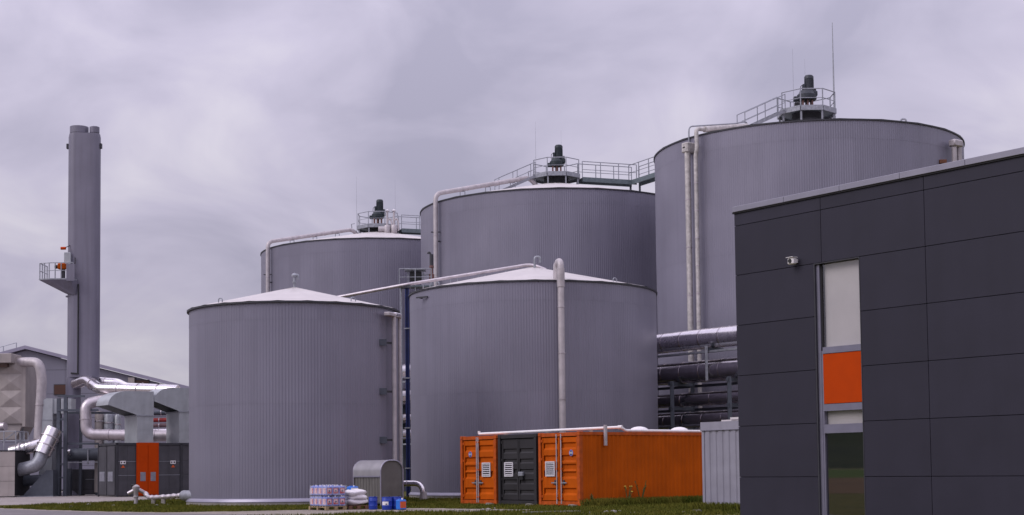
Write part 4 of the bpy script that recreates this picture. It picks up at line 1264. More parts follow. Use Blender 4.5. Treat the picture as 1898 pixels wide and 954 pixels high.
for i in range(9):
    y = 0.06 + i * (SLn - 0.12) / 9
    MB(X).prism([(0.03, y, 0), (0.015, y + 0.03, 0), (0.015, y + 0.16, 0), (0.03, y + 0.19, 0), (0.05, y + 0.19, 0), (0.05, y, 0)], (0, 0, 0.18), (0, 0, SHt - SR - 0.24)).build('ribbed_sheet', 'shelter', t)
MB(X).box(-0.02, 0.02, 0.0, SLn, 0.14, 0.2).build('bottom_rail', 'steel_blue', t)
for y in (0.06, SLn - 0.08):
    for x in (0.03, SWd - 0.06): MB(X).box(x, x + 0.05, y, y + 0.05, 0, 0.2).build('foot', 'galv', t)
# bent drain pipe beyond it
q = at(783, 924, 69.5)
pts = [Vector((q.x - 1.35, q.y + 0.5, 0.80)), Vector((q.x, q.y, 0.80)), Vector((q.x + 0.05, q.y, -0.1))]
o = pipe('drain_pipe', 'foil clad bent drain pipe going into the grass by the low tank', 'pipe', pts, 0.135, 'alu', 0.4, 16, 0, base=(q.x, q.y, 0))
MB().lathe([(0.17, 0.0), (0.18, 0.12), (0.155, 0.42)], 16, (q.x + 0.05, q.y, 0)).build('sleeve', 'pipe_pale', o, True)
d = (pts[1] - pts[0]).normalized()
for s_ in (0.25, 0.65): MB().tube([pts[0] + d * s_, pts[0] + d * (s_ + 0.05)], 0.145, 16).build('joint_band', 'alu_dull', o, True)
MB().tube([(q.x - 1.2, q.y + 0.5, 0), (q.x - 1.2, q.y + 0.5, 0.7)], 0.11, 12).build('riser', 'trim_dark', o, True)
# ------------------------------------------------------------------ hydrant, foil hose and stub at the first tank's foot
hp = at(252, 934, 67.4); hp = Vector((hp.x, hp.y, 0))
o = thing('fire_hydrant', 'grey stand pipe hydrant wrapped in foil beside the yard', 'hydrant', tuple(hp))
MB().lathe([(0.09, 0), (0.09, 0.3), (0.12, 0.32), (0.12, 0.38), (0.10, 0.4), (0.12, 0.62), (0.17, 0.7), (0.17, 0.82), (0.06, 0.9)], 14, hp).build('column', 'pipe_pale', o, True)
MB().tube([hp + Vector((-0.36, 0, 0.5)), hp + Vector((-0.05, 0, 0.66))], 0.09, 10).build('outlet', 'alu_dull', o, True)
MB().tube([hp + Vector((0.4, 0.1, 0.5)), hp + Vector((0.05, 0, 0.72))], 0.09, 10).build('outlet', 'alu_dull', o, True)
MB().tube([hp + Vector((-0.2, -0.06, 0.86)), hp + Vector((-0.02, -0.02, 0.86))], 0.06, 10).build('valve_cap', 'black', o, True)
st = at(338, 917, 65.2)
pts = [hp + Vector((0.4, 0.1, 0.5)), Vector((hp.x + 0.65, hp.y - 0.3, 0.30)), Vector((hp.x + 1.3, hp.y - 1.0, 0.33)), Vector((st.x, st.y, 0.42))]
o = thing('foil_hose', 'lumpy foil wrapped hose joining the hydrant to the tank stub', 'hose', (hp.x + 0.4, hp.y, 0.2))
path = bend(pts, 0.3, 4)
fine = []
for a, c_ in zip(path, path[1:]):
    k = max(1, int((c_ - a).length / 0.06))
    fine += [a.lerp(c_, i / k) for i in range(k)]
fine.append(path[-1])
rd = random.Random(9)
MB().tube(fine, 0.1, 12, radii=[0.105 + 0.018 * sin(i * 0.9) + rd.uniform(-0.012, 0.012) for i in range(len(fine))]).build('wrapping', 'alu_dull', o, True)
for q_ in (hp.x + 0.95, hp.x + 1.5): 
    c_ = min(fine, key=lambda v: abs(v.x - q_)); MB().box(c_.x - 0.08, c_.x + 0.08, c_.y - 0.08, c_.y + 0.08, 0, c_.z - 0.06).build('support_block', 'concrete', o)
e_ = at(368, 917, 64.0)
o = thing('tank_stub', 'short fat grey pipe stub at the foot of the small tank', 'pipe', (st.x, st.y, 0))
a, c_ = Vector((st.x, st.y, 0.42)), Vector((e_.x, e_.y, 0.40))
MB().tube([a, a.lerp(c_, 0.1), c_], 0.22, 18, radii=[0.16, 0.23, 0.23]).build('pipe_run', 'galv', o, True)
MB().tube([c_ - (c_ - a).normalized() * 0.06, c_], 0.27, 18).build('flange', 'trim_dark', o, True)
MB().tube([a.lerp(c_, 0.62) + UZ * 0.2, a.lerp(c_, 0.62) + UZ * 0.56], 0.05, 8).build('valve_stem', 'motor', o, True)
MB().tube([a.lerp(c_, 0.62) + UZ * 0.5, a.lerp(c_, 0.62) + UZ * 0.55], 0.085, 10).build('hand_wheel', 'motor', o, True)
MB().bar(a.lerp(c_, 0.85) + UZ * 0.2, a.lerp(c_, 0.85) + UZ * 0.33, 0.08).build('drain_cock', 'red', o)
MB().box(a.lerp(c_, 0.4).x - 0.15, a.lerp(c_, 0.4).x + 0.15, a.y - 0.3, a.y + 0.0, 0, 0.22).build('saddle_block', 'concrete', o)

#SECTION left
# ------------------------------------------------------------------ chimney
cy_ = 100.0
t = thing('exhaust_chimney', 'tall grey oval chimney with two flues and a side platform', 'chimney', (-29.0, cy_, 0))
def oval(z, x0, x1, r_, n=12):
    """stadium outline: left round of radius r_, right round"""
    a = x0 + r_; b_ = x1 - r_ * 0.82
    rr2 = r_ * 0.82
    L = [(a + r_ * cos(pi / 2 + pi * i / n), cy_ + r_ * sin(pi / 2 + pi * i / n), z) for i in range(n + 1)]
    R_ = [(b_ + rr2 * cos(-pi / 2 + pi * i / n), cy_ + rr2 * sin(-pi / 2 + pi * i / n), z) for i in range(n + 1)]
    return L + R_
zb0, zt0 = 7.95, 24.55
xl, xr = -30.02, -27.86
V, Fc = [], []
lv = [zb0, 12.2, 12.26, 16.4, 16.46, 20.5, 20.56, zt0 - 0.25, zt0]
for z in lv: V += oval(z, xl + (0.05 if z == zt0 else 0), xr - (0.05 if z == zt0 else 0), 0.62)
n = len(oval(0, xl, xr, 0.62))
for i in range(len(lv) - 1):
    for k in range(n): Fc.append((i * n + k, i * n + (k + 1) % n, (i + 1) * n + (k + 1) % n, (i + 1) * n + k))
Fc += [tuple(reversed(range(n))), tuple((len(lv) - 1) * n + k for k in range(n))]
MB().add(V, Fc).build('shell', 'chimney', t, True)
lc = (-29.62, cy_, 0)
MB().lathe([(0.80, 0), (0.80, 0.06), (0.52, 0.5), (0.50, 7.95)], 24, lc).build('column', 'chimney', t, True)
MB().lathe([(0.60, zt0 - 0.1), (0.60, zt0 + 0.05), (0.62, zt0 + 0.06), (0.62, zt0 + 0.5), (0.55, zt0 + 0.5), (0.55, zt0 + 0.2)], 24, (-29.32, cy_, 0)).build('flue', 'chimney', t, True)
MB().lathe([(0.30, zt0 - 0.1), (0.30, zt0 + 0.05), (0.33, zt0 + 0.06), (0.33, zt0 + 0.46), (0.25, zt0 + 0.5)], 20, (-28.25, cy_ - 0.1, 0)).build('flue', 'chimney', t, True)
for x in (xl - 0.08, xr + 0.02):
    MB().bbox(x - 0.06, x + 0.08, cy_ - 0.15, cy_ + 0.1, zt0 - 1.0, zt0 - 0.65, 0.02).build('aircraft_light', 'trim_dark', t)
MB().tube([(xr - 0.25, cy_ - 0.3, 7.95), (xr - 0.2, cy_ - 0.1, 6.9)], 0.3, 10, radii=[0.3, 0.04]).build('drain_cone', 'chimney', t, True)
MB().tube([(-29.13, cy_ - 0.66, 8.2), (-29.13, cy_ - 0.66, 14.2)], 0.05, 8).build('conduit', 'black', t, True)
MB().bar((-29.6, cy_ - 0.62, 8.2), (-29.05, cy_ - 0.7, 8.15), 0.09).build('conduit_bracket', 'black', t)
# side platform bracket
pz = 14.45
pl = [(-31.65, cy_ - 1.1), (-30.9, cy_ - 1.35), (-29.5, cy_ - 1.3), (-29.2, cy_ - 0.7), (-29.2, cy_ + 0.6), (-31.65, cy_ + 0.6)]
MB().prism([(x, y, 0) for x, y in pl], (0, 0, pz), (0, 0, pz + 0.08)).build('deck', 'galv', t)
MB().add([(x, y, pz) for x, y in pl] + [(-30.05, cy_ - 0.5, pz - 0.85), (-29.55, cy_ - 0.7, pz - 0.95), (-29.3, cy_ - 0.65, pz - 0.95), (-29.2, cy_ - 0.5, pz - 0.95), (-29.2, cy_, pz - 0.95), (-30.05, cy_, pz - 0.85)],
         [(i, (i + 1) % 6, (i + 1) % 6 + 6, i + 6) for i in range(6)] + [tuple(range(6, 12))]).build('soffit', 'chimney', t)
MB().lathe([(0.54, pz - 1.05), (0.54, pz - 0.98)], 24, lc).build('collar', 'chimney', t, True)
rail_run(t, [(-29.3, cy_ - 1.28, pz + 0.08), (-30.9, cy_ - 1.3, pz + 0.08), (-31.6, cy_ - 1.05, pz + 0.08), (-31.6, cy_ + 0.5, pz + 0.08)], 1.05, 0.45)
MB().box(-29.75, -29.2, cy_ - 1.32, cy_ - 1.28, pz - 0.1, pz + 1.05).build('guard_plate', 'chimney', t)
o = thing('gas_analyser', 'orange gas analyser with a dark sensor head on the chimney platform', 'instrument', (-30.1, cy_ - 1.0, pz + 0.08))
MB().bbox(-30.4, -29.9, cy_ - 1.15, cy_ - 0.75, pz + 0.72, pz + 1.12, 0.05).build('housing', 'orange', o)
MB().tube([(-30.62, cy_ - 0.95, pz + 0.9), (-30.4, cy_ - 0.95, pz + 0.9)], 0.13, 12).build('sensor_head', 'black', o, True)
MB().bar((-30.05, cy_ - 0.95, pz + 0.08), (-30.05, cy_ - 0.95, pz + 0.72), 0.2).build('stand', 'trim_dark', o)
o = thing('warning_lamp', 'small red lamp on an arm above the chimney platform', 'lamp', (-30.1, cy_ - 0.75, 16.4))
MB().bar((-29.75, cy_ - 0.5, 16.85), (-30.05, cy_ - 0.75, 16.65), 0.05).build('arm', 'trim_dark', o)
MB().tube([(-30.28, cy_ - 0.8, 16.62), (-29.95, cy_ - 0.8, 16.62)], 0.1, 10).build('lens', 'orange_panel', o, True)
o = thing('inspection_flap', 'pale inspection flap hanging on the chimney above the platform', 'hatch', (-29.85, cy_ - 0.6, 15.6))
MB().bbox(-30.08, -29.62, cy_ - 0.78, cy_ - 0.68, 15.55, 16.35, 0.03).build('plate', 'duct', o)
MB().tube([(-29.35, cy_ - 0.7, 16.0), (-29.35, cy_ - 0.7, 15.6), (-29.55, cy_ - 0.75, 15.55)], 0.03, 6).build('lever', 'black', o)

# ------------------------------------------------------------------ hall
HY = 130.0
t = thing('factory_hall', 'long grey panelled hall with a low pitched roof behind the chimney', 'building', (-43, HY, 0))
ridge, eave, rx = 12.75, 9.0, -42.6
xr_ = -18.0
zr_ = ridge + (9.21 - 12.89) / (42.6 - 28.51) * (xr_ - rx)
xl_ = -64.0
zl_ = ridge - (ridge - zr_) / (xr_ - rx) * (rx - xl_)
MB().prism([(xl_, 0, 0), (xr_, 0, 0), (xr_, 0, zr_ - 0.35), (rx, 0, ridge - 0.35), (xl_, 0, zl_ - 0.35)], (0, HY, 0), (0, HY + 10, 0)).build('core', 'joint', t)
def zroof(x): return ridge - 0.36 - abs(x - rx) * (ridge - zr_) / (xr_ - rx)
zz = 0.1
while zz < ridge:
    x = xl_
    while x < xr_:
        x1 = min(x + 6.2, xr_)
        kk = (ridge - zr_) / (xr_ - rx)
        lo = (ridge - 0.36 - zz - 0.04) / kk
        hi = (ridge - 0.36 - zz - 2.1) / kk
        a0, a1 = max(x + 0.01, rx - lo), min(x1 - 0.01, rx + lo)
        if a1 - a0 > 0.05:
            xs = sorted(q for q in {a0, a1, rx, rx - max(hi, 0), rx + max(hi, 0)} if a0 <= q <= a1)
            poly = [(a0, 0, zz + 0.012), (a1, 0, zz + 0.012)] + [(q, 0, min(zz + 2.1, zroof(q)) - 0.012) for q in reversed(xs)]
            MB().prism(poly, (0, HY - 0.08, 0), (0, HY, 0)).build('wall_panel', 'hall', t)
        x += 6.2
    zz += 2.1
for sgn, xe, ze in ((1, xr_, zr_), (-1, xl_, zl_)):
    MB().prism([(rx, 0, ridge - 0.3), (xe, 0, ze - 0.3), (xe, 0, ze), (rx, 0, ridge)], (0, HY - 0.55, 0), (0, HY + 10, 0)).build('roof', 'hall_roof', t)
for q, y_, w_, h_ in ((102, 722, 1.0, 0.95), (246, 708, 1.5, 0.4)):
    p = at(q, y_, HY - 0.1)
    wn = MB().box(p.x - w_ * 0.1, p.x + w_, HY - 0.16, HY - 0.085, p.z - h_ / 2, p.z + h_ / 2).build('window', 'trim_dark', t)
    MB().box(p.x - w_ * 0.1 + 0.06, p.x + w_ - 0.06, HY - 0.18, HY - 0.162, p.z - h_ / 2 + 0.06, p.z + h_ / 2 - 0.06).build('pane', 'hall_window', wn)
p = at(247, 700, HY); MB().box(p.x - 0.35, p.x + 0.2, HY - 0.4, HY - 0.09, 0, zroof(p.x) - 0.1).build('pilaster', 'beige', t)
rail = thing('roof_railing', 'thin railing on the hall roof ridge', 'railing', (-45, HY + 2, 12.4))
rail_run(rail, [(-50, HY + 2, zroof(-50) + 0.3), (-44.2, HY + 2, zroof(-44.2) + 0.3)], 0.95, 1.2)

# ------------------------------------------------------------------ engine container with air hoods
EO = Vector((-24.22, 90.69, 0))
XE = Matrix(((V_.x, -U.x, 0, EO.x), (V_.y, -U.y, 0, EO.y), (0, 0, 1, 0), (0, 0, 0, 1)))    # x along the long side, y along the end
EH, EW, EL = 3.3, 2.95, 12.0
t = thing('engine_container', 'dark grey engine container with an orange double door', 'container', tuple(EO), RV)
MB(XE).box(0.06, EL, 0.06, EW, 0.05, EH).build('body', 'engine_grey', t)
for x in (0.0, 4.2, 8.6):
    MB(XE).box(x, x + 0.14, 0, 0.06, 0, EH).build('corner_post', 'trim_dark', t)
MB(XE).box(-0.02, 0.06, EW - 0.14, EW + 0.0, 0, EH).build('corner_post', 'trim_dark', t)
MB(XE).box(0, EL, 0.0, 0.06, EH - 0.13, EH + 0.01).build('top_rail', 'trim_dark', t)
MB(XE).box(-0.02, 0.06, 0.0, EW, EH - 0.14, EH).build('top_rail', 'trim_dark', t)
for z in (1.3, 2.15):
    for xa, xb in ((0.16, 1.28), (2.76, 4.18)):
        MB(XE).box(xa, xb, 0.035, 0.06, z, z + 0.03).build('wall_seam', 'galv', t)
for (xa, xb) in ((0.16, 0.72), (0.73, 1.28), (2.76, 3.46), (3.47, 4.18), (4.36, 6.4), (6.41, 8.58)):
    for za, zb_ in ((0.08, 1.29), (1.34, 2.14), (2.19, EH - 0.14)):
        MB(XE).bbox(xa, xb - 0.01, 0.03 + 0.012, 0.062, za, zb_, 0.008).build('wall_panel', 'engine_grey', t)
MB(XE).box(1.30, 2.74, -0.05, 0.02, 0.05, EH + 0.02).build('door_frame', 'orange_panel', t)
for i, (xa, xb) in enumerate(((1.38, 2.0), (2.05, 2.66))):
    d_ = MB(XE).bbox(xa, xb, -0.085, -0.05, 0.12, EH - 0.12, 0.01).build('door', 'orange_panel', t)
    MB(XE).box(xa + 0.14, xb - 0.14, -0.10, -0.0855, 0.95, 1.5).build('louvre', 'galv', d_)
    for k in range(6): MB(XE).box(xa + 0.16, xb - 0.16, -0.115, -0.101, 1.0 + k * 0.08, 1.04 + k * 0.08).build('louvre_slat', 'shed', d_)
for i, (ya, yb) in enumerate(((0.2, 1.4), (1.52, 2.75))):
    d_ = MB(XE).bbox(-0.02, 0.06, ya, yb, 0.12, EH - 0.2, 0.01).build('end_door', 'engine_grey', t)
    MB(XE).box(-0.05, -0.021, ya + 0.22, yb - 0.2, 0.95, 1.55).build('louvre', 'galv', d_)
    for k in range(6): MB(XE).box(-0.065, -0.051, ya + 0.25, yb - 0.23, 1.0 + k * 0.085, 1.04 + k * 0.085).build('louvre_slat', 'shed', d_)
for x in (0.28, 3.55):
    MB(XE).box(x, x + 0.34, 0.02, 0.04, 2.0, 2.2).build('notice', 'white', t)
    MB(XE).box(x + 0.04, x + 0.12, 0.015, 0.019, 2.05, 2.15).build('notice_print', 'black', t)
    MB(XE).box(x + 0.2, x + 0.3, 0.015, 0.019, 2.05, 2.15).build('notice_print', 'black', t)
    MB(XE).prism([(x + 0.05, 0, 1.78), (x + 0.3, 0, 1.78), (x + 0.175, 0, 1.95)], (0, 0.02, 0), (0, 0.04, 0)).build('warning_triangle', 'orange_label', t)
def hood(label, dx, dz, lx=-0.52, rx=2.42):
    o = thing('air_hood', label, 'duct', tuple(EO + V_ * (dx + 1.33) + UZ * EH), RV, 'curved air hoods on the engine container')
    W = 2.0
    q = lambda x, z: (x + dx, 0, z)
    zt_ = 6.5 + dz
    lip = (lx, 5.62 + dz)
    arcp = [(lx + (1 - cos(pi / 2 * i / 8)) * 1.25, lip[1] + (zt_ - lip[1]) * sin(pi / 2 * i / 8)) for i in range(9)]
    side = [q(x, z) for x, z in arcp] + [q(rx, zt_), q(rx, 5.0 + dz), q(1.40, 5.0 + dz)]
    MB(XE).prism(side, (0, 0.0, 0), (0, 0.02, 0)).build('cheek', 'duct', o)
    MB(XE).prism(side, (0, W - 0.02, 0), (0, W, 0)).build('cheek', 'duct', o)
    bk = [(x + dx, z) for x, z in arcp] + [(rx + dx, zt_)]
    n_ = len(bk)
    MB(XE).add([(x, 0.02, z) for x, z in bk] + [(x, W - 0.02, z) for x, z in bk] + [(x + 0.02, 0.02, z - 0.02) for x, z in bk] + [(x + 0.02, W - 0.02, z - 0.02) for x, z in bk],
               [(i, i + 1, i + 1 + n_, i + n_) for i in range(n_ - 1)] + [(i + 2 * n_, i + 3 * n_, i + 1 + 3 * n_, i + 1 + 2 * n_) for i in range(n_ - 1)]).build('curved_top', 'duct', o, True, 60)
    MB(XE).box(rx - 0.02 + dx, rx + dx, 0.02, W - 0.02, 5.0 + dz, zt_ - 0.02).build('back_plate', 'duct', o)
    sh = MB(XE).box(1.35 + dx, rx - 0.02 + dx, 0.01, W - 0.01, EH + 0.012, 4.98 + dz).build('shaft', 'duct', o)
    MB(XE).box(1.30 + dx, rx + 0.03 + dx, -0.03, W + 0.03, 4.95 + dz, 5.02 + dz).build('flange', 'galv', o)
    # cross-broken left plate
    V = [(1.345 + dx, 0.08, EH + 0.1), (1.345 + dx, W - 0.08, EH + 0.1), (1.345 + dx, W - 0.08, 4.9 + dz), (1.345 + dx, 0.08, 4.9 + dz), (1.30 + dx, W / 2, (EH + 5) / 2)]
    MB(XE).add(V, [(0, 1, 4), (1, 2, 4), (2, 3, 4), (3, 0, 4)]).build('cross_broken_plate', 'duct', sh)
hood('curved sheet metal air hood over the orange double door', 0.0, 0.0)
hood('curved sheet metal air hood partly hidden by the small tank', 2.78, 0.28, -0.34, 2.6)

# ------------------------------------------------------------------ exhaust pipes, frame and ducts left of the engine container
def ppipe(name, label, pix, r_, m, rb=0.5, bands=0, n=18, group=None, bm='alu_dull'):
    return pipe(name, label, 'pipe', [at(*p) for p in pix], r_, m, rb, n, bands, bm, group)
ppipe('exhaust_pipe', 'foil clad exhaust pipe leaving the chimney and running behind the air hoods', [(140, 712, 99.6), (160, 704, 98.8), (183, 720, 97.4), (330, 724, 95.8)], 0.36, 'alu', 0.35, 1.6, 18, 'foil clad exhaust pipes')
ppipe('exhaust_pipe', 'second foil clad exhaust pipe behind the first, leaving the chimney', [(152, 704, 100.6), (172, 707, 100.4), (218, 710, 100.2), (232, 718, 100.2), (330, 722, 100.0)], 0.33, 'alu', 0.3, 1.6, 18, 'foil clad exhaust pipes')
ppipe('exhaust_pipe', 'foil clad pipe rising from the yard side then bending behind the air hood shaft', [(330, 808, 96.2), (160, 805, 96.4), (158, 748, 96.4), (200, 740, 97.2)], 0.36, 'alu_dull', 0.55, 1.7, 18, 'foil clad exhaust pipes')
ppipe('exhaust_pipe', 'thin foil clad pipe glimpsed between the two air hood shafts', [(270, 800, 98.0), (345, 798, 98.0)], 0.18, 'alu', 0, 1.0, 12, 'foil clad exhaust pipes')
ppipe('exhaust_pipe', 'thin red lagged pipe glimpsed between the two air hood shafts', [(270, 779, 98.6), (345, 777, 98.6)], 0.14, 'red', 0, 1.0, 12, 'foil clad exhaust pipes')
ppipe('exhaust_pipe', 'dull brown pipe glimpsed between the two air hood shafts', [(270, 789, 98.3), (345, 787, 98.3)], 0.13, 'pipe_brown', 0, 1.0, 12, 'foil clad exhaust pipes')
ppipe('exhaust_pipe', 'dark pipe highest between the two air hood shafts', [(230, 766, 98.6), (345, 764, 98.6)], 0.17, 'steel_blue', 0, 1.0, 12, 'foil clad exhaust pipes')
for k, (x, w_, m_) in enumerate(((184, 0.6, 'beige'), (202, 0.7, 'galv'), (218, 0.45, 'duct'))):
    a = at(x, 800, 99.0); c_ = at(x, 762 + 3 * k, 99.0)
    o = thing('silencer', ('beige upright silencer drum beside the bent foil pipe', 'grey upright silencer drum between a beige and a pale one', 'pale narrow upright silencer drum next to the air hood')[k], 'silencer', (a.x, a.y, 0), 0, 'upright silencers behind the engine container')
    MB().lathe([(w_ * 0.5, 0.2), (w_ * 0.5, c_.z - 0.2), (w_ * 0.3, c_.z)], 16, (a.x, a.y, 0)).build('drum', m_, o, True)
    MB().lathe([(w_ * 0.54, c_.z - 0.7), (w_ * 0.54, c_.z - 0.62)], 16, (a.x, a.y, 0)).build('band', 'alu', o, True)
    MB().lathe([(w_ * 0.4, 0), (w_ * 0.4, 0.2)], 12, (a.x, a.y, 0)).build('foot', 'steel_blue', o, True)
# steel gantry
o = thing('steel_frame', 'dark steel gantry frame standing beside the chimney foot', 'frame', tuple(at(115, 915, 97)))
FR[o.name] = Matrix.Translation(-Vector(o.location))
for x, yt, Y in ((109, 738, 96.5), (122, 736, 96.5), (112, 738, 98.6), (150, 760, 98.6)):
    a = at(x, yt, Y); MB().bar((a.x, a.y, 0), a, 0.22 if Y < 97 else 0.16, 0.22).build('post', 'steel_blue', o)
for xa, xb, y_, Y in ((107, 157, 734, 96.5), (107, 182, 760, 96.4), (120, 218, 765, 97.4), (109, 124, 777, 96.5), (107, 152, 734, 98.6), (122, 183, 822, 96.6)):
    MB().bar(at(xa, y_, Y), at(xb, y_, Y), 0.14, 0.14).build('beam', 'steel_blue', o)
for y_ in (800, 830, 860, 885): MB().bar(at(109, y_, 96.5), at(122, y_ , 96.5), 0.1, 0.1).build('rung', 'steel_blue', o)
# horizontal dark vessel and dark cabinet between frame and engine container
a = at(122, 843, 98.2); c_ = at(200, 841, 98.2)
o = thing('buffer_vessel', 'dark horizontal cylinder lying behind the gantry frame', 'vessel', (a.x, a.y, 0))
MB().tube([a, c_], 0.42, 18).build('shell', 'steel_blue', o, True)
MB().tube([at(127, 838, 97.8), at(131, 838, 97.8)], 0.22, 12).build('nozzle', 'alu', o, True)
MB().bar(at(163, 860, 97.8), at(163, 832, 97.8), 0.08).build('support', 'galv', o)
MB().bar(at(122, 857, 97.7), at(186, 856, 97.7), 0.06).build('support_rail', 'galv', o)
for x in (128, 190):
    q = at(x, 860, 98.2); MB().box(q.x - 0.15, q.x + 0.15, q.y - 0.2, q.y + 0.2, 0, 1.8).build('saddle', 'steel_blue', o)
a = at(128, 905, 99.4)
o = thing('plant_cabinet', 'low dark steel cabinet behind the gantry frame', 'cabinet', (a.x, a.y, 0))
MB().bbox(a.x, a.x + 2.4, a.y, a.y + 1.2, 0.05, 1.75, 0.02).build('body', 'engine_grey', o)
for k in range(3): MB().bbox(a.x + 0.05 + k * 0.78, a.x + 0.8 + k * 0.78, a.y - 0.03, a.y - 0.001, 0.4, 1.65, 0.01).build('door', 'engine_grey', o)
MB().box(a.x + 1.1, a.x + 1.7, a.y - 0.05, a.y - 0.031, 1.05, 1.09).build('handle', 'galv', o)
# filter housing with pyramidal panels
a = at(41, 780, 98.0)
fx1, fy = a.x, a.y
o = thing('filter_housing', 'beige filter housing of diamond pressed panels with a rounded pipe on its shoulder', 'housing', (fx1 - 2, fy, 0))
zt_, zb_ = at(20, 662, 98).z, at(20, 785, 98).z
MB().box(fx1 - 5.0, fx1, fy + 0.06, fy + 3, zb_, zt_).build('body', 'beige', o)
nr, pw = 4, 1.5
ph_ = (zt_ - zb_) / nr
for r_ in range(nr):
    for k in range(3):
        x1 = fx1 - 0.04 - k * pw; x0 = x1 - pw + 0.03
        z0 = zb_ + r_ * ph_ + 0.015; z1 = z0 + ph_ - 0.03
        y = fy + 0.055
        cxx, czz = (x0 + x1) / 2, (z0 + z1) / 2
        MB().add([(x0, y, z0), (x1, y, z0), (x1, y, z1), (x0, y, z1), (cxx, y - 0.13, czz)], [(0, 1, 4), (1, 2, 4), (2, 3, 4), (3, 0, 4)]).build('pressed_panel', 'beige', o)
MB().box(fx1, fx1 + 0.2, fy + 0.02, fy + 3, zb_ - 0.2, zt_).build('end_plate', 'beige', o)
MB().prism([(fx1 - 5, 0, zb_), (fx1, 0, zb_), (fx1 - 0.5, 0, zb_ - 1.0), (fx1 - 4.2, 0, zb_ - 1.0)], (0, fy + 0.2, 0), (0, fy + 2.6, 0)).build('hopper', 'beige', o)
for x in (fx1 - 0.2, fx1 - 2.4): MB().bar((x, fy + 0.6, 0), (x, fy + 0.6, zb_), 0.16).build('leg', 'galv', o)
q0 = at(-30, 655, 97.2); q1 = at(21, 672, 97.2)
o = thing('fan_box', 'pale fan box on top of the diamond panelled housing', 'box', (q1.x, q1.y, q1.z))
MB().bbox(q0.x, q1.x, q1.y, q1.y + 2, q1.z, q0.z, 0.03).build('casing', 'beige', o)
MB().box(q0.x, q1.x - 0.4, q1.y + 0.3, q1.y + 1.9, q1.z - 0.25, q1.z - 0.002).build('dark_underbox', 'hall_window', o)  # dark block set under the casing
ppipe('flue_pipe', 'pale bent flue pipe dropping from the diamond panelled housing', [(36, 671, 98.3), (72, 671, 97.6), (78, 700, 97.6), (72, 800, 97.6), (71, 850, 97.6)], 0.32, 'pipe_pale', 0.8, 2.2, 18)
# duct with rounded shoulder
da = at(97, 830, 97.4)
x1 = da.x; zd0 = at(90, 840, 97.4).z; zd1 = at(90, 738, 97.4).z
o = thing('air_duct', 'blue grey box duct with a rounded shoulder beside the gantry frame', 'duct', (da.x - 0.5, da.y, 0))
pr_ = [(x1 - 0.86, 0, 0.3), (x1 - 0.05, 0, 0.3), (x1, 0, zd0 + 2.2), (x1, 0, zd1)] + [(x1 - 0.4 - 0.5 * sin(pi / 2 * i / 6), 0, zd1 - 1.1 + 1.1 * cos(pi / 2 * i / 6)) for i in range(7)]
MB().prism(pr_, (0, da.y, 0), (0, da.y + 1.2, 0)).build('casing', 'duct', o)
MB().box(x1, x1 + 1.2, da.y + 0.1, da.y + 1.1, zd1 - 1.0, zd1 - 0.02).build('side_branch', 'duct', o)
MB().box(x1 - 0.9, x1 + 0.03, da.y - 0.02, da.y + 1.22, zd0 + 2.15, zd0 + 2.22).build('flange', 'galv', o)
# fat foil pipes at the yard edge
ppipe('fan_duct', 'fat foil clad duct slanting down beside the gantry frame', [(100, 796, 96.0), (78, 842, 95.4)], 0.55, 'alu', 0, 0.8, 22)
ppipe('fan_duct', 'dark bent duct continuing below the fat foil duct', [(80, 838, 95.5), (70, 862, 95.2), (30, 872, 95.6), (10, 874, 96)], 0.42, 'galv', 0.6, 0, 18)
ppipe('fan_duct', 'foil clad duct running level behind the slanting one', [(82, 820, 97.2), (58, 828, 97.0), (20, 838, 97)], 0.42, 'alu', 0.3, 0.9, 18)
ppipe('fan_duct', 'dark pipe low behind the pale grey yard cabin', [(95, 888, 96.4), (15, 893, 96.6)], 0.35, 'steel_blue', 0, 0, 16)
ppipe('fan_duct', 'short pale pipe end poking out beside the diamond panelled housing', [(-12, 792, 96.6), (10, 790, 96.4)], 0.28, 'alu_dull', 0, 0, 14)
a = at(88, 915, 95.4)
o = thing('machine_base', 'triangular grey machine base under the slanting foil duct', 'base', (a.x, a.y, 0))
MB().prism([(a.x - 1.6, 0, 0.05), (a.x + 0.35, 0, 0.05), (a.x + 0.35, 0, 1.7), (a.x - 0.1, 0, 1.7)], (0, a.y, 0), (0, a.y + 0.9, 0)).build('gusset', 'steel_blue', o)
MB().box(a.x - 2.2, a.x + 0.4, a.y - 0.1, a.y + 1.0, 0.0, 0.049).build('plinth', 'galv', o)
# pale yard cabin at the edge
a = at(27, 914, 94.6)
o = thing('yard_cabin', 'low pale grey cabin with horizontal seams at the yard edge', 'cabin', (a.x - 2, a.y, 0))
MB().box(a.x - 4, a.x - 0.005, a.y + 0.03, a.y + 3, 0.08, 2.9).build('core', 'joint', o)
for k in range(3): MB().bbox(a.x - 4, a.x, a.y, a.y + 0.029, 0.08 + k * 0.95, 1.015 + k * 0.95, 0.008).build('wall_panel', 'beige', o)
MB().box(a.x - 4, a.x + 0.03, a.y - 0.03, a.y + 3, 2.935, 3.0).build('roof', 'trim_dark', o)
rail_run(o, [(a.x - 3.8, a.y + 0.1, 3.0), (a.x + 0.02, a.y + 0.1, 3.0), (a.x + 0.02, a.y + 2.5, 3.0)], 1.2, 0.8)
MB().bar((a.x - 1.5, a.y + 0.2, 3.1), (a.x + 0.02, a.y + 0.2, 4.2), 0.07).build('brace', 'galv', o)

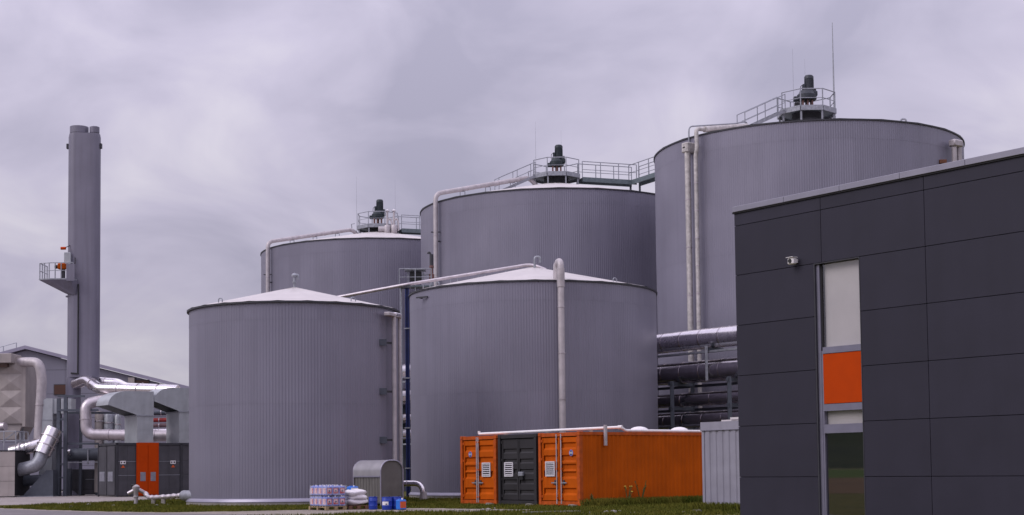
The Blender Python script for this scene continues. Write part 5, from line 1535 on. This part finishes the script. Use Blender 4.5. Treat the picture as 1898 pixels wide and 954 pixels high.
#SECTION plants
# ------------------------------------------------------------------ grass, weeds and kerb boards
def in_poly(x, y, poly):
    c_ = False
    j = len(poly) - 1
    for i in range(len(poly)):
        if (poly[i][1] > y) != (poly[j][1] > y) and x < (poly[j][0] - poly[i][0]) * (y - poly[i][1]) / (poly[j][1] - poly[i][1]) + poly[i][0]: c_ = not c_
        j = i
    return c_
gp = rt + rb + [(-14, 43), (-50, 70)]
yp = top + [(-16, 140), (-80, 140), (-60, 72)]
def tufts(nm, n, area, h0, h1, seed, label, m='leaf', avoid=True):
    rd = random.Random(seed)
    V, Fc = [], []
    x0, x1, y0, y1 = area
    tries = 0
    while n > 0 and tries < 400000:
        tries += 1
        x, y = rd.uniform(x0, x1), rd.uniform(y0, y1)
        if abs(x) > 0.40 * y + 0.5: continue
        if avoid:
            if in_poly(x, y, gp) or in_poly(x, y, yp): continue
            if hypot(x - T1[0], y - T1[1]) < T1[2] + 0.15 or hypot(x - T2[0], y - T2[1]) < T2[2] + 0.15: continue
            q = Vector((x, y, 0)) - CA
            if -7.7 < q.dot(U) < 0.03 and 0 < q.dot(V_) < CL: continue
            q = Vector((x, y, 0)) - SO
            if 0 < q.dot(U) < SW and 0 < q.dot(V_) < SDP: continue
        n -= 1
        for _ in range(4):
            a = rd.uniform(0, 2 * pi); h = rd.uniform(h0, h1); l = rd.uniform(0.0, 0.6) * h; w_ = rd.uniform(0.012, 0.03)
            bx, by = x + rd.uniform(-0.06, 0.06), y + rd.uniform(-0.06, 0.06)
            k = len(V)
            V += [(bx - w_ * sin(a), by + w_ * cos(a), 0), (bx + w_ * sin(a), by - w_ * cos(a), 0), (bx + l * 0.4 * cos(a), by + l * 0.4 * sin(a), h * 0.6), (bx + l * cos(a), by + l * sin(a), h)]
            Fc += [(k, k + 1, k + 2), (k, k + 2, k + 3)]
    b = MB(); b.add(V, Fc)
    o = b.build(nm, m)
    struct(o, 'stuff'); tag(o, label, 'grass')
mat('grass_blade', (0.048, 0.068, 0.007), 0.8, 0.0, 0.3, 0.8, col2=(0.14, 0.125, 0.022), spec=0.1)
tufts('grass', 26000, (-22, 9, 43, 78), 0.04, 0.13, 11, 'short green grass round the tanks and containers', 'grass_blade')
b = MB()
def tall_grass(nm, a, c_, n, h0, h1, seed, label, wid=0.35):
    rd = random.Random(seed)
    V, Fc = [], []
    for _ in range(n):
        t_ = rd.random()
        p = Vector(a).lerp(Vector(c_), t_) + Vector((rd.uniform(-wid, wid), rd.uniform(-wid, wid), 0))
        an = rd.uniform(0, 2 * pi); h = rd.uniform(h0, h1); l = rd.uniform(0.1, 0.6) * h; w_ = rd.uniform(0.01, 0.022)
        k = len(V)
        V += [(p.x - w_ * sin(an), p.y + w_ * cos(an), 0), (p.x + w_ * sin(an), p.y - w_ * cos(an), 0), (p.x + l * 0.35 * cos(an), p.y + l * 0.35 * sin(an), h * 0.6), (p.x + l * cos(an), p.y + l * sin(an), h)]
        Fc += [(k, k + 1, k + 2), (k, k + 2, k + 3)]
    bb = MB(); bb.add(V, Fc); o = bb.build(nm, 'grass_blade'); struct(o, 'stuff'); tag(o, label, 'grass')
tall_grass('tall_grass', CA + U * 0.45 + V_ * 0.1, CA + U * 0.45 + V_ * 6.4, 7000, 0.12, 0.36, 5, 'taller grass along the long side of the orange container')
tall_grass('tall_grass', SO - V_ * 0.3 + U * -0.1, SO - V_ * 0.3 + U * 2.4, 1600, 0.1, 0.32, 6, 'taller grass along the foot of the pale ribbed shed', 0.2)
def weed(label, p, h, seed, flowers):
    rd = random.Random(seed)
    t = thing('weed', label, 'plant', tuple(p))
    V, Fc = [], []
    fl = MB()
    st_ = MB()
    for s in range(5):
        a = rd.uniform(0, 6.28); le = rd.uniform(0.7, 1.0) * h
        tip = Vector(p) + Vector((cos(a) * 0.22 * h, sin(a) * 0.22 * h, le))
        st_.tube([p, Vector(p).lerp(tip, 0.5) + Vector((0, 0, 0.05)), tip], 0.012, 5)
        for k in range(12):
            q = Vector(p).lerp(tip, rd.uniform(0.15, 1))
            an = rd.uniform(0, 6.28); L = rd.uniform(0.05, 0.11)
            d = Vector((cos(an), sin(an), rd.uniform(-0.2, 0.5))) * L; s2 = Vector((-sin(an), cos(an), 0)) * L * 0.3
            i = len(V); V += [q, q + d * 0.5 + s2, q + d, q + d * 0.5 - s2]; Fc.append((i, i + 1, i + 2, i + 3))
        if flowers: fl.lathe([(0.02, -0.02), (0.045, 0.0), (0.02, 0.02)], 6, tip)
    st_.build('stem', 'leaf', t); MB().add(V, Fc).build('foliage', 'leaf', t)
    if flowers: fl.build('flower_heads', 'flower', t)
weed('bushy weed with yellow flowers against the long orange wall', CA + V_ * 1.95 + U * 0.4, 0.75, 1, True)
weed('thin dark weed against the long orange wall beyond the yellow flowered one', CA + V_ * 2.7 + U * 0.3, 0.95, 2, False)
weed('dark leafy weed at the front corner of the orange container', CA + V_ * 0.35 + U * 0.3, 0.5, 3, False)
o = thing('kerb_board', 'weathered grey board lying in the grass before the orange container', 'board', tuple(CA + Vector((-1.4, -6.6, 0))))
p = CA + Vector((-1.6, -6.8, 0))
MB().bar((0.3, 46.75, 0.03), (2.1, 47.3, 0.03), 0.2, 0.06).build('plank', 'concrete', o)
rd = random.Random(12)
for k in range(26):
    x, y = ((rd.uniform(-19.5, -15), rd.uniform(60, 67)) if k < 8 else (rd.uniform(-2.5, 1.5), rd.uniform(49, 53)) if k < 18 else (rd.uniform(2, 6.2), rd.uniform(46, 47.4)))
    s = rd.uniform(0.04, 0.11)
    o = MB().add([(x + s * rd.uniform(0.7, 1.2) * cos(a), y + s * rd.uniform(0.7, 1.2) * sin(a), z) for z in (0, s * 0.5) for a in [i * pi / 3 for i in range(6)]] + [(x, y, s * 0.8)],
                 [(i, (i + 1) % 6, (i + 1) % 6 + 6, i + 6) for i in range(6)] + [(i + 6, (i + 1) % 6 + 6, 12) for i in range(6)]).build('stone', 'concrete')
    g_ = ('in the grass before the yard', 'on the verge before the containers', 'beside the ribbed shed')[0 if k < 8 else 1 if k < 18 else 2]
    tag(o, 'small pale stone ' + g_, 'stone', 'stones ' + g_)
